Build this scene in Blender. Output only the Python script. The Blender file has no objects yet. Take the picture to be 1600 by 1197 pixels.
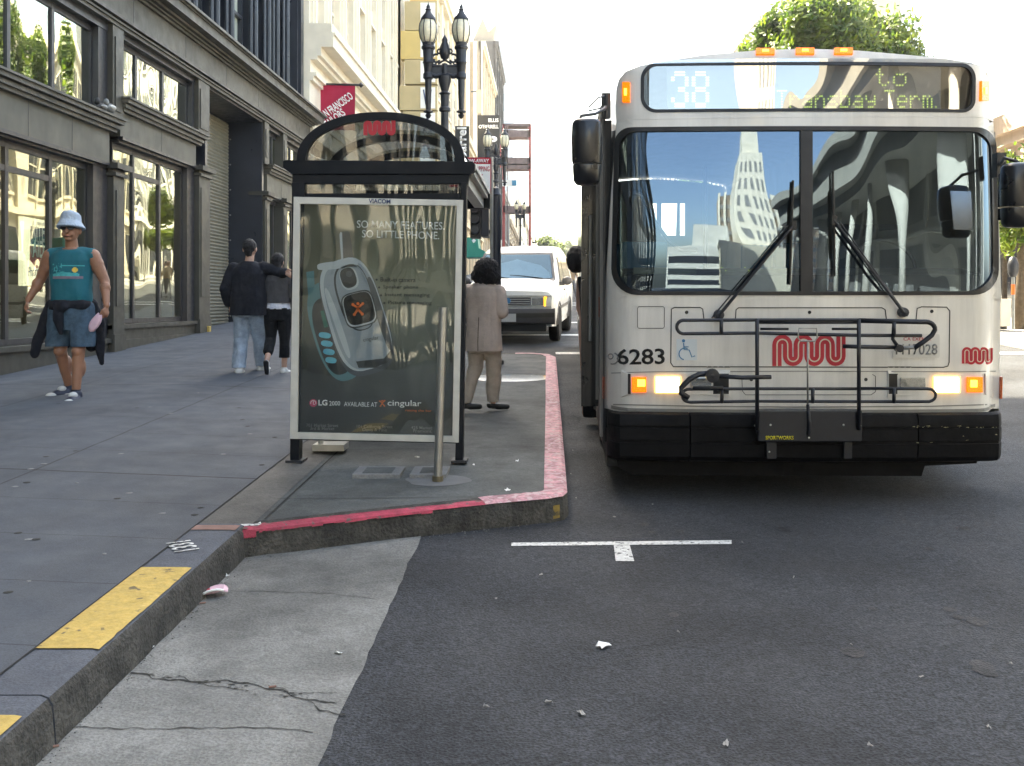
import bpy, bmesh, math, random
from mathutils import Vector, Matrix, noise
from mathutils.bvhtree import BVHTree
R=math.radians; random.seed(7)
S=bpy.context.scene; COL=S.collection
F=1555.0; CX=855.0; CY=472.0; H=1.6
# ---- camera (level, shifted lens: the photo is a crop with true horizon at row 472) ----
cd=bpy.data.cameras.new('camera'); cam=bpy.data.objects.new('camera',cd); COL.objects.link(cam)
cam.location=(0,0,H); cam.rotation_euler=(R(90),0,0)
cd.sensor_width=36; cd.sensor_fit='HORIZONTAL'; cd.lens=36*F/1600
cd.shift_x=-(CX-800)/1600; cd.shift_y=-(598.5-CY)/1600
cd.clip_end=3000; cd.clip_start=0.05; S.camera=cam
# ---- world / sun ----
SUN_AZ=R(-38); SUN_EL=R(50)          # ahead and to the left
w=bpy.data.worlds.new('World'); S.world=w; w.use_nodes=True
nt=w.node_tree; sky=nt.nodes.new('ShaderNodeTexSky'); sky.sky_type='NISHITA'; sky.sun_disc=False
sky.sun_elevation=SUN_EL; sky.sun_rotation=SUN_AZ; sky.air_density=1.0; sky.dust_density=3.0; sky.ozone_density=0.6
bg=nt.nodes['Background']; bg.inputs[1].default_value=0.15; nt.links.new(sky.outputs[0],bg.inputs[0])
ld=bpy.data.lights.new('sun','SUN'); ld.energy=5; ld.angle=R(0.5); ld.color=(1,.94,.84)
sun=bpy.data.objects.new('sun',ld); COL.objects.link(sun)
sd=Vector((math.sin(SUN_AZ)*math.cos(SUN_EL),math.cos(SUN_AZ)*math.cos(SUN_EL),math.sin(SUN_EL)))
sun.rotation_euler=sd.to_track_quat('Z','Y').to_euler(); sun.location=(0,0,40)
S.view_settings.view_transform='Standard'; S.view_settings.look='None'
S.view_settings.exposure=2.75; S.view_settings.gamma=1
S.view_settings.use_white_balance=True; S.view_settings.white_balance_temperature=7700; S.view_settings.white_balance_tint=5
S.render.engine='CYCLES'; S.render.resolution_x=1024; S.render.resolution_y=766
# ---- pixel helpers ----
SL=70/F
def G(y): return SL*y
def P3(px,py,y): return Vector(((px-CX)/F*y,y,H+(CY-py)/F*y))
def Yf(px,X=6.22): return X*F/(CX-px)
def walk(x,y):
    a=-1.87-x
    r=0 if a<0 else (.04*min(a,2.0))
    return G(y)+.17+r
# ---- materials ----
MAT={}
def mk(name,col,rough=.6,var=.12,scale=6,bump=0,metal=0,spec=.5,coat=0,emit=None,estr=0,spk=0,spks=120,stain=0,wear=None):
    m=bpy.data.materials.new(name); m.use_nodes=True; t=m.node_tree; n=t.nodes; l=t.links
    b=n['Principled BSDF']; b.inputs['Roughness'].default_value=rough; b.inputs['Metallic'].default_value=metal
    b.inputs['Specular IOR Level'].default_value=spec; b.inputs['Coat Weight'].default_value=coat; b.inputs['Coat Roughness'].default_value=.06
    tc=n.new('ShaderNodeTexCoord'); c=n.new('ShaderNodeRGB'); c.outputs[0].default_value=(*col,1); out=c.outputs[0]
    def mul(out,fac):
        x=n.new('ShaderNodeVectorMath'); x.operation='SCALE'; l.new(out,x.inputs[0]); l.new(fac,x.inputs['Scale']); return x.outputs[0]
    def ns(sc,det,lo,hi,a=0.3,bb=.7,dist=0):
        q=n.new('ShaderNodeTexNoise'); q.inputs['Scale'].default_value=sc; q.inputs['Detail'].default_value=det; q.inputs['Distortion'].default_value=dist
        l.new(tc.outputs['Object'],q.inputs['Vector'])
        r=n.new('ShaderNodeMapRange'); r.inputs[1].default_value=a; r.inputs[2].default_value=bb; r.inputs[3].default_value=lo; r.inputs[4].default_value=hi
        l.new(q.outputs[0],r.inputs[0]); return r.outputs[0]
    if var: out=mul(out,ns(scale,6,1-var,1+var))
    if stain: out=mul(out,ns(.9,5,1-stain,1.0,.38,.55,.6))
    if spk:
        out=mul(out,ns(spks,2,1-spk,1+spk)); out=mul(out,ns(spks*.32,2,1-spk*.5,1+spk*.5))
    if wear:
        q=n.new('ShaderNodeMix'); q.data_type='RGBA'; e1=ns(wear[1],8,0,1,wear[2],wear[2]+.04,.3); l.new(e1,q.inputs[0]); q.inputs[6].default_value=(*wear[0],1); l.new(out,q.inputs[7]); out=q.outputs[2]
    l.new(out,b.inputs['Base Color'])
    if var and rough>.15:
        rr=ns(scale*2.3,4,max(rough-.08,0.02),min(rough+.1,1)); l.new(rr,b.inputs['Roughness'])
    if bump:
        bp=n.new('ShaderNodeBump'); bp.inputs['Strength'].default_value=bump; bp.inputs['Distance'].default_value=.02
        l.new(ns(spks if spk else scale*4,4,0,1),bp.inputs['Height']); l.new(bp.outputs[0],b.inputs['Normal'])
    if emit: b.inputs['Emission Color'].default_value=(*emit,1); b.inputs['Emission Strength'].default_value=estr
    MAT[name]=m; return m
def glass(name,tint,refl=.08,ior=1.5,wave=0,wscale=.6,rough=.0,rcol=(1,1,1)):
    m=bpy.data.materials.new(name); m.use_nodes=True; t=m.node_tree; n=t.nodes; l=t.links
    n.remove(n['Principled BSDF']); tr=n.new('ShaderNodeBsdfTransparent'); tr.inputs[0].default_value=(*tint,1)
    g=n.new('ShaderNodeBsdfGlossy'); g.inputs['Roughness'].default_value=rough; g.inputs[0].default_value=(*rcol,1)
    fr=n.new('ShaderNodeLayerWeight'); pw=n.new('ShaderNodeMath'); pw.operation='POWER'; pw.inputs[1].default_value=4; l.new(fr.outputs['Facing'],pw.inputs[0])
    f0=((ior-1)/(ior+1))**2+refl; ad=n.new('ShaderNodeMapRange'); ad.inputs[3].default_value=f0; ad.inputs[4].default_value=1; l.new(pw.outputs[0],ad.inputs[0])
    mx=n.new('ShaderNodeMixShader'); l.new(ad.outputs[0],mx.inputs[0]); l.new(tr.outputs[0],mx.inputs[1]); l.new(g.outputs[0],mx.inputs[2])
    l.new(mx.outputs[0],n['Material Output'].inputs[0])
    if wave:
        tc=n.new('ShaderNodeTexCoord'); q=n.new('ShaderNodeTexNoise'); q.inputs['Scale'].default_value=wscale; q.inputs['Detail'].default_value=1
        mp=n.new('ShaderNodeMapping'); mp.inputs['Scale'].default_value=(1,1,.45); l.new(tc.outputs['Object'],mp.inputs[0]); l.new(mp.outputs[0],q.inputs['Vector'])
        bp=n.new('ShaderNodeBump'); bp.inputs['Strength'].default_value=1; bp.inputs['Distance'].default_value=wave
        l.new(q.outputs[0],bp.inputs['Height'])
        l.new(bp.outputs[0],g.inputs['Normal'])
    MAT[name]=m; return m
mk('asphalt',(.038,.042,.049),.80,.26,.9,.6,spk=.62,spks=95,stain=.25)
mk('gutter',(.215,.214,.20),.85,.22,5,.35,spk=.22,spks=90,stain=.38)
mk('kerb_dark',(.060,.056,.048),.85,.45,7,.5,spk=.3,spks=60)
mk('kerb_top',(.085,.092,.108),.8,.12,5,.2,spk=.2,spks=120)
mk('yellow_paint',(.56,.38,.10),.7,.12,14,.15,stain=.22,spk=.10,spks=50,wear=((.16,.12,.06),16,.33))
mk('red_paint',(.45,.05,.09),.7,.25,18,.2,spk=.12,spks=70,stain=.3,wear=((.13,.10,.09),20,.36))
mk('pink_paint',(.56,.29,.32),.75,.3,16,.2,spk=.18,spks=50,stain=.3,wear=((.56,.40,.41),24,.42))
mk('white_paint',(.62,.62,.60),.7,.14,25,.1,spk=.2,spks=60,wear=((.10,.10,.10),38,.37))
mk('bulb_concrete',(.115,.120,.114),.88,.22,4,.25,spk=.18,spks=100,stain=.3)
mk('pale_concrete',(.22,.22,.215),.88,.12,5,.2,spk=.15,spks=100)
mk('crack',(.035,.034,.03),.95,.2,20)
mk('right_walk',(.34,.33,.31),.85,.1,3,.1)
mk('bronze',(.050,.047,.038),.5,.14,3,.05,spec=.4)
mk('bronze_light',(.090,.083,.066),.55,.14,2.5,.08,stain=.25)
mk('bronze_panel',(.088,.083,.064),.55,.10,1.6,.04,stain=.18)
mk('mullion',(.030,.029,.033),.4,.1,5)
mk('dark_steel',(.02,.024,.034),.35,.25,2,.03)
mk('shutter',(.21,.19,.14),.5,.1,3)
mk('cream',(.74,.65,.50),.7,.09,1.4,.05,stain=.12)
mk('cream_trim',(.80,.73,.60),.7,.08,3)
mk('tan',(.40,.33,.25),.75,.1,1)
mk('peach',(.62,.48,.36),.75,.08,.6)
mk('beige_lit',(.62,.56,.44),.75,.08,.8)
mk('white_stone',(.62,.60,.54),.75,.08,.8)
mk('grey_stone',(.26,.26,.255),.75,.1,.8)
mk('dark_stone',(.07,.065,.062),.7,.15,1)
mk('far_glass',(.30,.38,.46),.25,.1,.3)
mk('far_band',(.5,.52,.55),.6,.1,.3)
mk('window_dark',(.03,.035,.045),.06,.0,1,spec=1)
mk('blind',(.32,.36,.32),.5,.1,2)
mk('interior',(.16,.14,.11),.8,.15,1)
mk('interior_floor',(.16,.15,.14),.6,.15,1)
mk('interior_dark',(.05,.045,.04),.8,.2,2)
mk('shop_white',(.7,.7,.62),.6,.05,2)
mk('lamp_paint',(.022,.024,.03),.42,.2,6)
mk('lamp_glass',(.80,.74,.55),.25,.08,9,coat=.4)
mk('steel',(.36,.36,.34),.42,.14,9,metal=.85)
mk('chrome',(.7,.7,.7),.15,0,1,metal=1)
mk('shelter_black',(.004,.006,.010),.45,.2,4,spec=.22)
mk('alu',(.58,.58,.54),.42,.1,9,metal=.3)
mk('bus_white',(.77,.745,.69),.36,.07,2.5,.03,coat=.45,stain=.12)
mk('bus_roof',(.68,.67,.65),.4,.05,3)
mk('bus_grey',(.22,.215,.20),.4,.1,3)
mk('rubber',(.012,.012,.014),.5,.2,6)
mk('bumper',(.005,.005,.006),.6,.3,7,.1,spec=.15)
mk('black_plastic',(.005,.006,.009),.32,.10,6,coat=.2)
mk('rack',(.010,.012,.018),.42,.25,12)
mk('seam',(.03,.028,.025),.7,0)
mk('tyre',(.007,.007,.007),.85,.25,9,.2)
mk('logo_red',(.50,.018,.035),.5,.05,4)
mk('sign_red',(.42,.01,.03),.55,.08,4)
mk('banner_red',(.36,.012,.05),.8,.08,3,.05)
mk('ink_black',(.012,.012,.012),.5,0)
mk('ink_white',(.8,.8,.8),.5,0)
mk('ink_cream',(.68,.62,.48),.6,0)
mk('ink_blue',(.05,.20,.38),.5,0)
mk('ink_navy',(.03,.05,.14),.5,0)
mk('ink_grey',(.20,.20,.19),.5,0)
mk('ink_yellow',(.62,.55,.02),.5,0)
mk('ink_orange',(.75,.16,.03),.5,0)
mk('ink_pink',(.55,.05,.12),.5,0)
mk('sticker',(.62,.68,.70),.5,.03,5)
mk('plate',(.62,.60,.55),.5,.05,8)
mk('green_sign',(.02,.27,.20),.5,.1,4)
mk('blue_sign',(.06,.25,.42),.5,.1,4)
mk('sign_yellow',(.62,.46,.17),.5,.06,2)
mk('sign_tan',(.50,.40,.22),.55,.06,2)
mk('sign_white',(.85,.85,.82),.5,.03,2)
mk('van_white',(.82,.81,.76),.3,.03,3,coat=.5)
mk('van_trim',(.075,.07,.07),.5,.1,6)
mk('reflector',(.55,.55,.52),.15,.2,40,metal=.8)
mk('red_steel',(.33,.07,.07),.6,.2,4)
mk('scaffold',(.20,.15,.15),.6,.2,4)
mk('orange_lens',(.75,.17,.01),.25,.15,60,emit=(1,.18,.01),estr=.22)
mk('amber_unlit',(.40,.07,.012),.3,.1,30)
mk('orange_hot',(1,.5,.1),.3,0,1,emit=(1,.42,.05),estr=1.0)
mk('head_glow',(1,.9,.7),.3,0,1,emit=(1,.86,.58),estr=1.6)
mk('head_edge',(.8,.4,.1),.3,0,1,emit=(1,.6,.2),estr=.5)
mk('led_green',(.6,.8,.2),.5,0,1,emit=(.62,.85,.20),estr=.34)
mk('led_panel',(.27,.31,.37),.35,.05,3)
mk('van_amber',(.85,.42,.03),.3,.1,50,emit=(1,.45,.03),estr=.5)
mk('skin',(.30,.14,.08),.5,.10,14,.05)
mk('skin_light',(.50,.30,.22),.5,.08,14)
mk('lip',(.30,.11,.09),.5,0)
mk('hair',(.010,.008,.008),.55,.4,60,.6)
mk('teal_cloth',(.006,.115,.145),.85,.10,5,.08)
mk('denim_blue',(.05,.088,.125),.9,.22,22,.12,spk=.12,spks=150)
mk('denim_pale',(.28,.34,.41),.9,.28,9,.12,spk=.12,spks=140)
mk('navy_cloth',(.007,.008,.013),.9,.3,10,.12)
mk('black_cloth',(.004,.004,.005),.9,.3,10,.12)
mk('grey_knit',(.06,.058,.06),.9,.15,20,.12)
mk('white_cloth',(.62,.63,.70),.85,.06,12,.3)
mk('taupe_cloth',(.52,.43,.37),.9,.10,14,.12)
mk('taupe_pants',(.45,.38,.31),.9,.16,10,.12)
mk('hat_cloth',(.40,.47,.55),.9,.1,14,.4)
mk('pink_paper',(.72,.48,.55),.6,.1,20)
mk('shoe_white',(.55,.55,.52),.6,.1,18)
mk('shoe_navy',(.025,.03,.055),.6,.2,18)
mk('tan_cloth',(.42,.30,.19),.9,.12,12)
mk('trouser_grey',(.17,.16,.16),.9,.12,12)
mk('print_aqua',(.05,.36,.36),.8,.2,40); mk('print_sun',(.72,.48,.08),.8,.1,40); mk('print_mauve',(.20,.15,.19),.8,.2,40)
mk('bark',(.10,.075,.05),.9,.3,12,.5)
mk('phone_silver',(.27,.31,.35),.35,.12,3); mk('phone_edge',(.45,.49,.53),.35,.05,3); mk('phone_dark',(.03,.035,.04),.35,.1,4)
mk('phone_teal',(.09,.21,.24),.35,.12,4); mk('phone_key',(.09,.42,.58),.35,.1,20); mk('phone_green',(.02,.14,.10),.35,.1,5); mk('phone_shadow',(.07,.08,.09),.4,.1,4)
glass('shop_glass',(.90,.92,.86),.11,1.5,wave=.035,wscale=.75,rcol=(.95,1,.92))
glass('mezz_glass',(.7,.72,.66),.32,1.5,wave=.035,wscale=.8,rcol=(.95,1,.92))
glass('bus_glass',(.34,.37,.40),.13,1.5,wave=.018,wscale=1.5,rcol=(.56,.76,1))
glass('sign_glass',(.66,.70,.74),.24,1.5,wave=.015,wscale=2)
glass('van_glass',(.22,.30,.36),.07,1.5,rcol=(.45,.68,.85))
glass('smoke_glass',(.46,.48,.47),.06,1.5,wave=.005,wscale=2.0)
glass('poster_glass',(.93,.95,.94),.03,1.35,wave=.012,wscale=2.2)
def leafmat(name,c1,c2):
    m=bpy.data.materials.new(name); m.use_nodes=True; t=m.node_tree; n=t.nodes; l=t.links
    b=n['Principled BSDF']; b.inputs['Roughness'].default_value=.5
    tc=n.new('ShaderNodeTexCoord'); q=n.new('ShaderNodeTexNoise'); q.inputs['Scale'].default_value=2.2; l.new(tc.outputs['Object'],q.inputs[0])
    cr=n.new('ShaderNodeValToRGB'); cr.color_ramp.elements[0].position=.38; cr.color_ramp.elements[1].position=.62
    cr.color_ramp.elements[0].color=(*c1,1); cr.color_ramp.elements[1].color=(*c2,1); l.new(q.outputs[0],cr.inputs[0]); l.new(cr.outputs[0],b.inputs['Base Color'])
    tl=n.new('ShaderNodeBsdfTranslucent'); l.new(cr.outputs[0],tl.inputs[0]); mx=n.new('ShaderNodeMixShader'); mx.inputs[0].default_value=.5
    l.new(b.outputs[0],mx.inputs[1]); l.new(tl.outputs[0],mx.inputs[2]); l.new(mx.outputs[0],n['Material Output'].inputs[0]); MAT[name]=m
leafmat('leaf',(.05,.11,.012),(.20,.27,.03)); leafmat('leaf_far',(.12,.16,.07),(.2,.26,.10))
# sidewalk with score joints
def streaks(name,amt):
    m=MAT[name]; t=m.node_tree; n=t.nodes; l=t.links; b=n['Principled BSDF']; src=b.inputs['Base Color'].links[0].from_socket
    tc=n.new('ShaderNodeTexCoord'); mp=n.new('ShaderNodeMapping'); mp.inputs['Scale'].default_value=(14,3,1.1); q=n.new('ShaderNodeTexNoise'); q.inputs['Scale'].default_value=1; q.inputs['Detail'].default_value=7; q.inputs['Roughness'].default_value=.65
    l.new(tc.outputs['Object'],mp.inputs[0]); l.new(mp.outputs[0],q.inputs[0]); r_=n.new('ShaderNodeMapRange'); r_.inputs[1].default_value=.42; r_.inputs[2].default_value=.62; r_.inputs[3].default_value=1; r_.inputs[4].default_value=1-amt; l.new(q.outputs[0],r_.inputs[0])
    x=n.new('ShaderNodeVectorMath'); x.operation='SCALE'; l.new(src,x.inputs[0]); l.new(r_.outputs[0],x.inputs['Scale']); l.new(x.outputs[0],b.inputs['Base Color'])
streaks('bus_white',.10); streaks('bumper',.3); streaks('bronze_panel',.18); streaks('bronze_light',.2); streaks('peach',.12); streaks('kerb_dark',.3)
def walkmat():
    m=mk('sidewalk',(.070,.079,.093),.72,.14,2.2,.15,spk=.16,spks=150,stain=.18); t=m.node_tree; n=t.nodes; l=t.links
    b=n['Principled BSDF']; src=b.inputs['Base Color'].links[0].from_socket
    tc=n.new('ShaderNodeTexCoord'); q=n.new('ShaderNodeTexNoise'); q.inputs['Scale'].default_value=3; l.new(tc.outputs['Object'],q.inputs[0])
    ad=n.new('ShaderNodeVectorMath'); ad.operation='MULTIPLY_ADD'; ad.inputs[1].default_value=(.02,.02,0); l.new(q.outputs['Color'],ad.inputs[0]); l.new(tc.outputs['Object'],ad.inputs[2])
    sp=n.new('ShaderNodeSeparateXYZ'); l.new(ad.outputs[0],sp.inputs[0])
    def line(sock,off,per,w,dark):
        a=n.new('ShaderNodeMath'); a.operation='ADD'; a.inputs[1].default_value=off; l.new(sock,a.inputs[0])
        p=n.new('ShaderNodeMath'); p.operation='PINGPONG'; p.inputs[1].default_value=per/2; l.new(a.outputs[0],p.inputs[0])
        r=n.new('ShaderNodeMapRange'); r.inputs[1].default_value=w; r.inputs[2].default_value=w*2; r.inputs[3].default_value=dark; r.inputs[4].default_value=1; l.new(p.outputs[0],r.inputs[0]); return r.outputs[0]
    f=[line(sp.outputs[1],-5.055,.69,.003,.45),line(sp.outputs[1],-6.435,2.76*1.5,.007,.18),line(sp.outputs[0],3.30,1.62,.0045,.25)]
    o=f[0]
    for g in f[1:]:
        mm=n.new('ShaderNodeMath'); mm.operation='MULTIPLY'; l.new(o,mm.inputs[0]); l.new(g,mm.inputs[1]); o=mm.outputs[0]
    x=n.new('ShaderNodeVectorMath'); x.operation='SCALE'; l.new(src,x.inputs[0]); l.new(o,x.inputs['Scale']); l.new(x.outputs[0],b.inputs['Base Color'])
walkmat()
def postermat():
    m=mk('poster_print',(.12,.13,.11),.4,.0); t=m.node_tree; n=t.nodes; l=t.links; b=n['Principled BSDF']
    tc=n.new('ShaderNodeTexCoord'); q=n.new('ShaderNodeTexNoise'); q.inputs['Scale'].default_value=2.6; q.inputs['Detail'].default_value=5; q.inputs['Distortion'].default_value=.8
    mp=n.new('ShaderNodeMapping'); mp.inputs['Scale'].default_value=(1.6,1,.7); l.new(tc.outputs['Object'],mp.inputs[0]); l.new(mp.outputs[0],q.inputs[0])
    sp=n.new('ShaderNodeSeparateXYZ'); l.new(tc.outputs['Generated'],sp.inputs[0])
    a=n.new('ShaderNodeMath'); a.operation='MULTIPLY_ADD'; a.inputs[1].default_value=.45; l.new(q.outputs[0],a.inputs[0]); l.new(sp.outputs[2],a.inputs[2])
    cr=n.new('ShaderNodeValToRGB'); e=cr.color_ramp.elements; e[0].position=.15; e[0].color=(.022,.026,.024,1); e[1].position=1.3
    e[1].color=(.13,.13,.085,1)
    for p,c in ((.42,(.04,.046,.044,1)),(.65,(.125,.135,.115,1)),(.85,(.21,.21,.15,1))): k=e.new(p); k.color=c
    l.new(a.outputs[0],cr.inputs[0])
    mx=n.new('ShaderNodeMapRange'); mx.inputs[1].default_value=.1; mx.inputs[2].default_value=.5; mx.inputs[3].default_value=.55; mx.inputs[4].default_value=1; l.new(sp.outputs[0],mx.inputs[0])
    x=n.new('ShaderNodeVectorMath'); x.operation='SCALE'; l.new(cr.outputs[0],x.inputs[0]); l.new(mx.outputs[0],x.inputs['Scale']); l.new(x.outputs[0],b.inputs['Base Color'])
postermat()
# ---- object helpers ----
LOCAL=set()
def tag(o,label=None,cat=None,group=None,kind=None):
    if label: o['label']=label
    if cat: o['category']=cat
    if group: o['group']=group
    if kind: o['kind']=kind
    return o
def thing(name,label,cat,loc,group=None,rot=None,local=False):
    o=bpy.data.objects.new(name,None); COL.objects.link(o); o.location=loc; o.empty_display_size=.2
    if rot: o.rotation_euler=rot
    if local: LOCAL.add(o)
    return tag(o,label,cat,group)
class MB:
    def __init__(s): s.v=[]; s.f=[]
    def add(s,vs,fs):
        k=len(s.v); s.v+= [tuple(v) for v in vs]; s.f+=[tuple(i+k for i in f) for f in fs]; return s
    def box(s,x0,x1,y0,y1,z0,z1):
        if x0>x1:x0,x1=x1,x0
        if y0>y1:y0,y1=y1,y0
        if z0>z1:z0,z1=z1,z0
        return s.add([(x0,y0,z0),(x1,y0,z0),(x1,y1,z0),(x0,y1,z0),(x0,y0,z1),(x1,y0,z1),(x1,y1,z1),(x0,y1,z1)],
          [(0,3,2,1),(4,5,6,7),(0,1,5,4),(1,2,6,5),(2,3,7,6),(3,0,4,7)])
    def tube(s,pts,r,n=8,closed=False,cap=True):
        pts=[Vector(p) for p in pts]; N=len(pts); rs=r if isinstance(r,(list,tuple)) else [r]*N
        k=len(s.v); up=None
        for i,p in enumerate(pts):
            if closed: d=(pts[(i+1)%N]-pts[i-1])
            else: d=(pts[min(i+1,N-1)]-pts[max(i-1,0)])
            d.normalize()
            if up is None: up=Vector((0,0,1)) if abs(d.z)<.9 else Vector((1,0,0))
            a=d.cross(up).normalized(); b=a.cross(d).normalized(); up=b
            for j in range(n):
                t=2*math.pi*j/n; s.v.append(tuple(p+rs[i]*(math.cos(t)*a+math.sin(t)*b)))
        M=N if closed else N-1
        for i in range(M):
            for j in range(n):
                a0=k+i*n+j; a1=k+i*n+(j+1)%n; b0=k+((i+1)%N)*n+j; b1=k+((i+1)%N)*n+(j+1)%n; s.f.append((a0,a1,b1,b0))
        if cap and not closed:
            s.f.append(tuple(k+j for j in range(n))[::-1]); s.f.append(tuple(k+(N-1)*n+j for j in range(n)))
        return s
    def lathe(s,prof,c,n=16,axis='z',sy=1):
        k=len(s.v); c=Vector(c)
        for r,z in prof:
            for j in range(n):
                t=2*math.pi*j/n
                v={'z':Vector((r*math.cos(t),sy*r*math.sin(t),z)),'y':Vector((r*math.cos(t),z,r*math.sin(t))),'x':Vector((z,r*math.cos(t),r*math.sin(t)))}[axis]
                s.v.append(tuple(c+v))
        for i in range(len(prof)-1):
            for j in range(n): s.f.append((k+i*n+j,k+i*n+(j+1)%n,k+(i+1)*n+(j+1)%n,k+(i+1)*n+j))
        if prof[0][0]>1e-4: s.f.append(tuple(k+j for j in range(n))[::-1])
        if prof[-1][0]>1e-4: s.f.append(tuple(k+(len(prof)-1)*n+j for j in range(n)))
        return s
    def prism(s,poly,off):   # poly: list of 3D points, extruded by vector off
        off=Vector(off); n=len(poly); k=len(s.v); s.v+=[tuple(Vector(p)) for p in poly]+[tuple(Vector(p)+off) for p in poly]
        s.f.append(tuple(k+i for i in range(n))[::-1]); s.f.append(tuple(k+n+i for i in range(n)))
        for i in range(n): j=(i+1)%n; s.f.append((k+i,k+j,k+n+j,k+n+i))
        return s
    def rings(s,rr,cap=True,closed=True):
        k=len(s.v); n=len(rr[0])
        for r in rr: s.v+=[tuple(p) for p in r]
        for i in range(len(rr)-1):
            for j in range(n if closed else n-1):
                s.f.append((k+i*n+j,k+i*n+(j+1)%n,k+(i+1)*n+(j+1)%n,k+(i+1)*n+j))
        if cap: s.f.append(tuple(k+j for j in range(n))[::-1]); s.f.append(tuple(k+(len(rr)-1)*n+j for j in range(n)))
        return s
    def ribbon(s,pts,w,nrm,th=.002):  # flat ribbon of width w along pts, facing nrm
        pts=[Vector(p) for p in pts]; nrm=Vector(nrm).normalized(); L=[];Rr=[]
        for i,p in enumerate(pts):
            d=(pts[min(i+1,len(pts)-1)]-pts[max(i-1,0)]).normalized(); a=d.cross(nrm).normalized()*w/2
            L.append(p+a+nrm*th); Rr.append(p-a+nrm*th)
        k=len(s.v)
        for a,b in zip(L,Rr): s.v+=[tuple(a),tuple(b),tuple(b-nrm*th*1.0),tuple(a-nrm*th*1.0)]
        for i in range(len(L)-1):
            for j in range(4): s.f.append((k+4*i+j,k+4*i+(j+1)%4,k+4*i+4+(j+1)%4,k+4*i+4+j))
        s.f.append((k+3,k+2,k+1,k)); e=k+4*(len(L)-1); s.f.append((e,e+1,e+2,e+3))
        return s
def mesh_obj(name,me,mat,parent=None,smooth=False,label=None,cat=None,group=None,kind=None):
    if mat: me.materials.clear(); me.materials.append(MAT[mat] if isinstance(mat,str) else mat)
    if smooth:
        for p in me.polygons: p.use_smooth=True
    o=bpy.data.objects.new(name,me); COL.objects.link(o)
    if parent is not None:
        o.parent=parent
        if parent.type=='EMPTY' and parent not in LOCAL: o.matrix_parent_inverse=parent.matrix_basis.inverted()
    elif kind!='structure' and len(me.vertices):
        xs=[v.co for v in me.vertices]; c=Vector(((min(v.x for v in xs)+max(v.x for v in xs))/2,(min(v.y for v in xs)+max(v.y for v in xs))/2,min(v.z for v in xs)))
        me.transform(Matrix.Translation(-c)); o.location=c
    return tag(o,label,cat,group,kind)
def obj(name,mb,mat,parent=None,smooth=False,bevel=0,sharp=None,**k):
    me=bpy.data.meshes.new(name); me.from_pydata(mb.v,[],mb.f); me.validate()
    bm=bmesh.new(); bm.from_mesh(me); bmesh.ops.recalc_face_normals(bm,faces=bm.faces)
    if bevel: bmesh.ops.bevel(bm,geom=[e for e in bm.edges if e.calc_face_angle(0)>.6],offset=bevel,segments=2,affect='EDGES',profile=.6)
    bm.to_mesh(me); bm.free()
    o=mesh_obj(name,me,mat,parent,smooth or bool(sharp),**k)
    if sharp: me.set_sharp_from_angle(angle=R(sharp))
    return o
def struct(name,mb,mat,**k): return obj(name,mb,mat,kind='structure',**k)
def apply_mods(o):
    bpy.context.view_layer.update(); dg=bpy.context.evaluated_depsgraph_get()
    return bpy.data.meshes.new_from_object(o.evaluated_get(dg))
def text_mesh(s,depth=.0,sp=1,bold=0):
    c=bpy.data.curves.new('t','FONT'); c.body=s; c.size=1; c.extrude=depth; c.space_character=sp; c.offset=bold; c.resolution_u=3
    o=bpy.data.objects.new('t',c); COL.objects.link(o); me=apply_mods(o); bpy.data.objects.remove(o); bpy.data.curves.remove(c); return me
def text(s,A,B,up,mat,name,parent,h=None,off=(0,0,0),bold=0,sp=1,th=.002,**k):
    """lettering between 3D baseline points A and B, cap height h"""
    A=Vector(A);B=Vector(B);up=Vector(up).normalized(); me=text_mesh(s,sp=sp,bold=bold)
    xs=[v.co.x for v in me.vertices]; ys=[v.co.y for v in me.vertices]; w=max(xs)-min(xs); x=(B-A); sx=x.length/w
    hh=max(ys)-min(ys); sy=(h/hh if h else sx); xd=x.normalized(); nd=xd.cross(up).normalized(); up=nd.cross(xd)
    M=Matrix(((xd.x*sx,up.x*sy,nd.x,A.x+off[0]),(xd.y*sx,up.y*sy,nd.y,A.y+off[1]),(xd.z*sx,up.z*sy,nd.z,A.z+off[2]),(0,0,0,1)))
    me.transform(Matrix.Translation((-min(xs),-(0 if not h else min(ys)),0))); me.transform(M)
    bm=bmesh.new(); bm.from_mesh(me)
    r=bmesh.ops.extrude_face_region(bm,geom=bm.faces[:]); bmesh.ops.translate(bm,verts=[g for g in r['geom'] if isinstance(g,bmesh.types.BMVert)],vec=nd*th)
    bmesh.ops.recalc_face_normals(bm,faces=bm.faces); bm.to_mesh(me); bm.free()
    return mesh_obj(name,me,mat,parent,**k)
def arc(c,r,a0,a1,n=10,ry=None):
    ry=ry or r; return [(c[0]+r*math.cos(R(a0+(a1-a0)*i/n)),c[1]+ry*math.sin(R(a0+(a1-a0)*i/n))) for i in range(n+1)]
def rrect(x0,y0,x1,y1,r,n=5):
    if not isinstance(r,(list,tuple)): r=[r]*4
    p=[]
    for (cx,cy,a,q) in ((x1,y1,0,r[0]),(x0,y1,90,r[1]),(x0,y0,180,r[2]),(x1,y0,270,r[3])):
        sx=1 if cx==x1 else -1; sy=1 if cy==y1 else -1
        p+=arc((cx-sx*q,cy-sy*q),q,a,a+90,n)
    return p
def copytree(root,loc,label=None,rotz=None):
    c=root.copy(); COL.objects.link(c); c.location=loc
    if label: c['label']=label
    if rotz is not None: c.rotation_euler.z=rotz
    for ch in [o for o in bpy.data.objects if o.parent==root]:
        d=ch.copy(); COL.objects.link(d); d.parent=c; 
        for g in [o for o in bpy.data.objects if o.parent==ch]:
            e=g.copy(); COL.objects.link(e); e.parent=d
    return c
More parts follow.
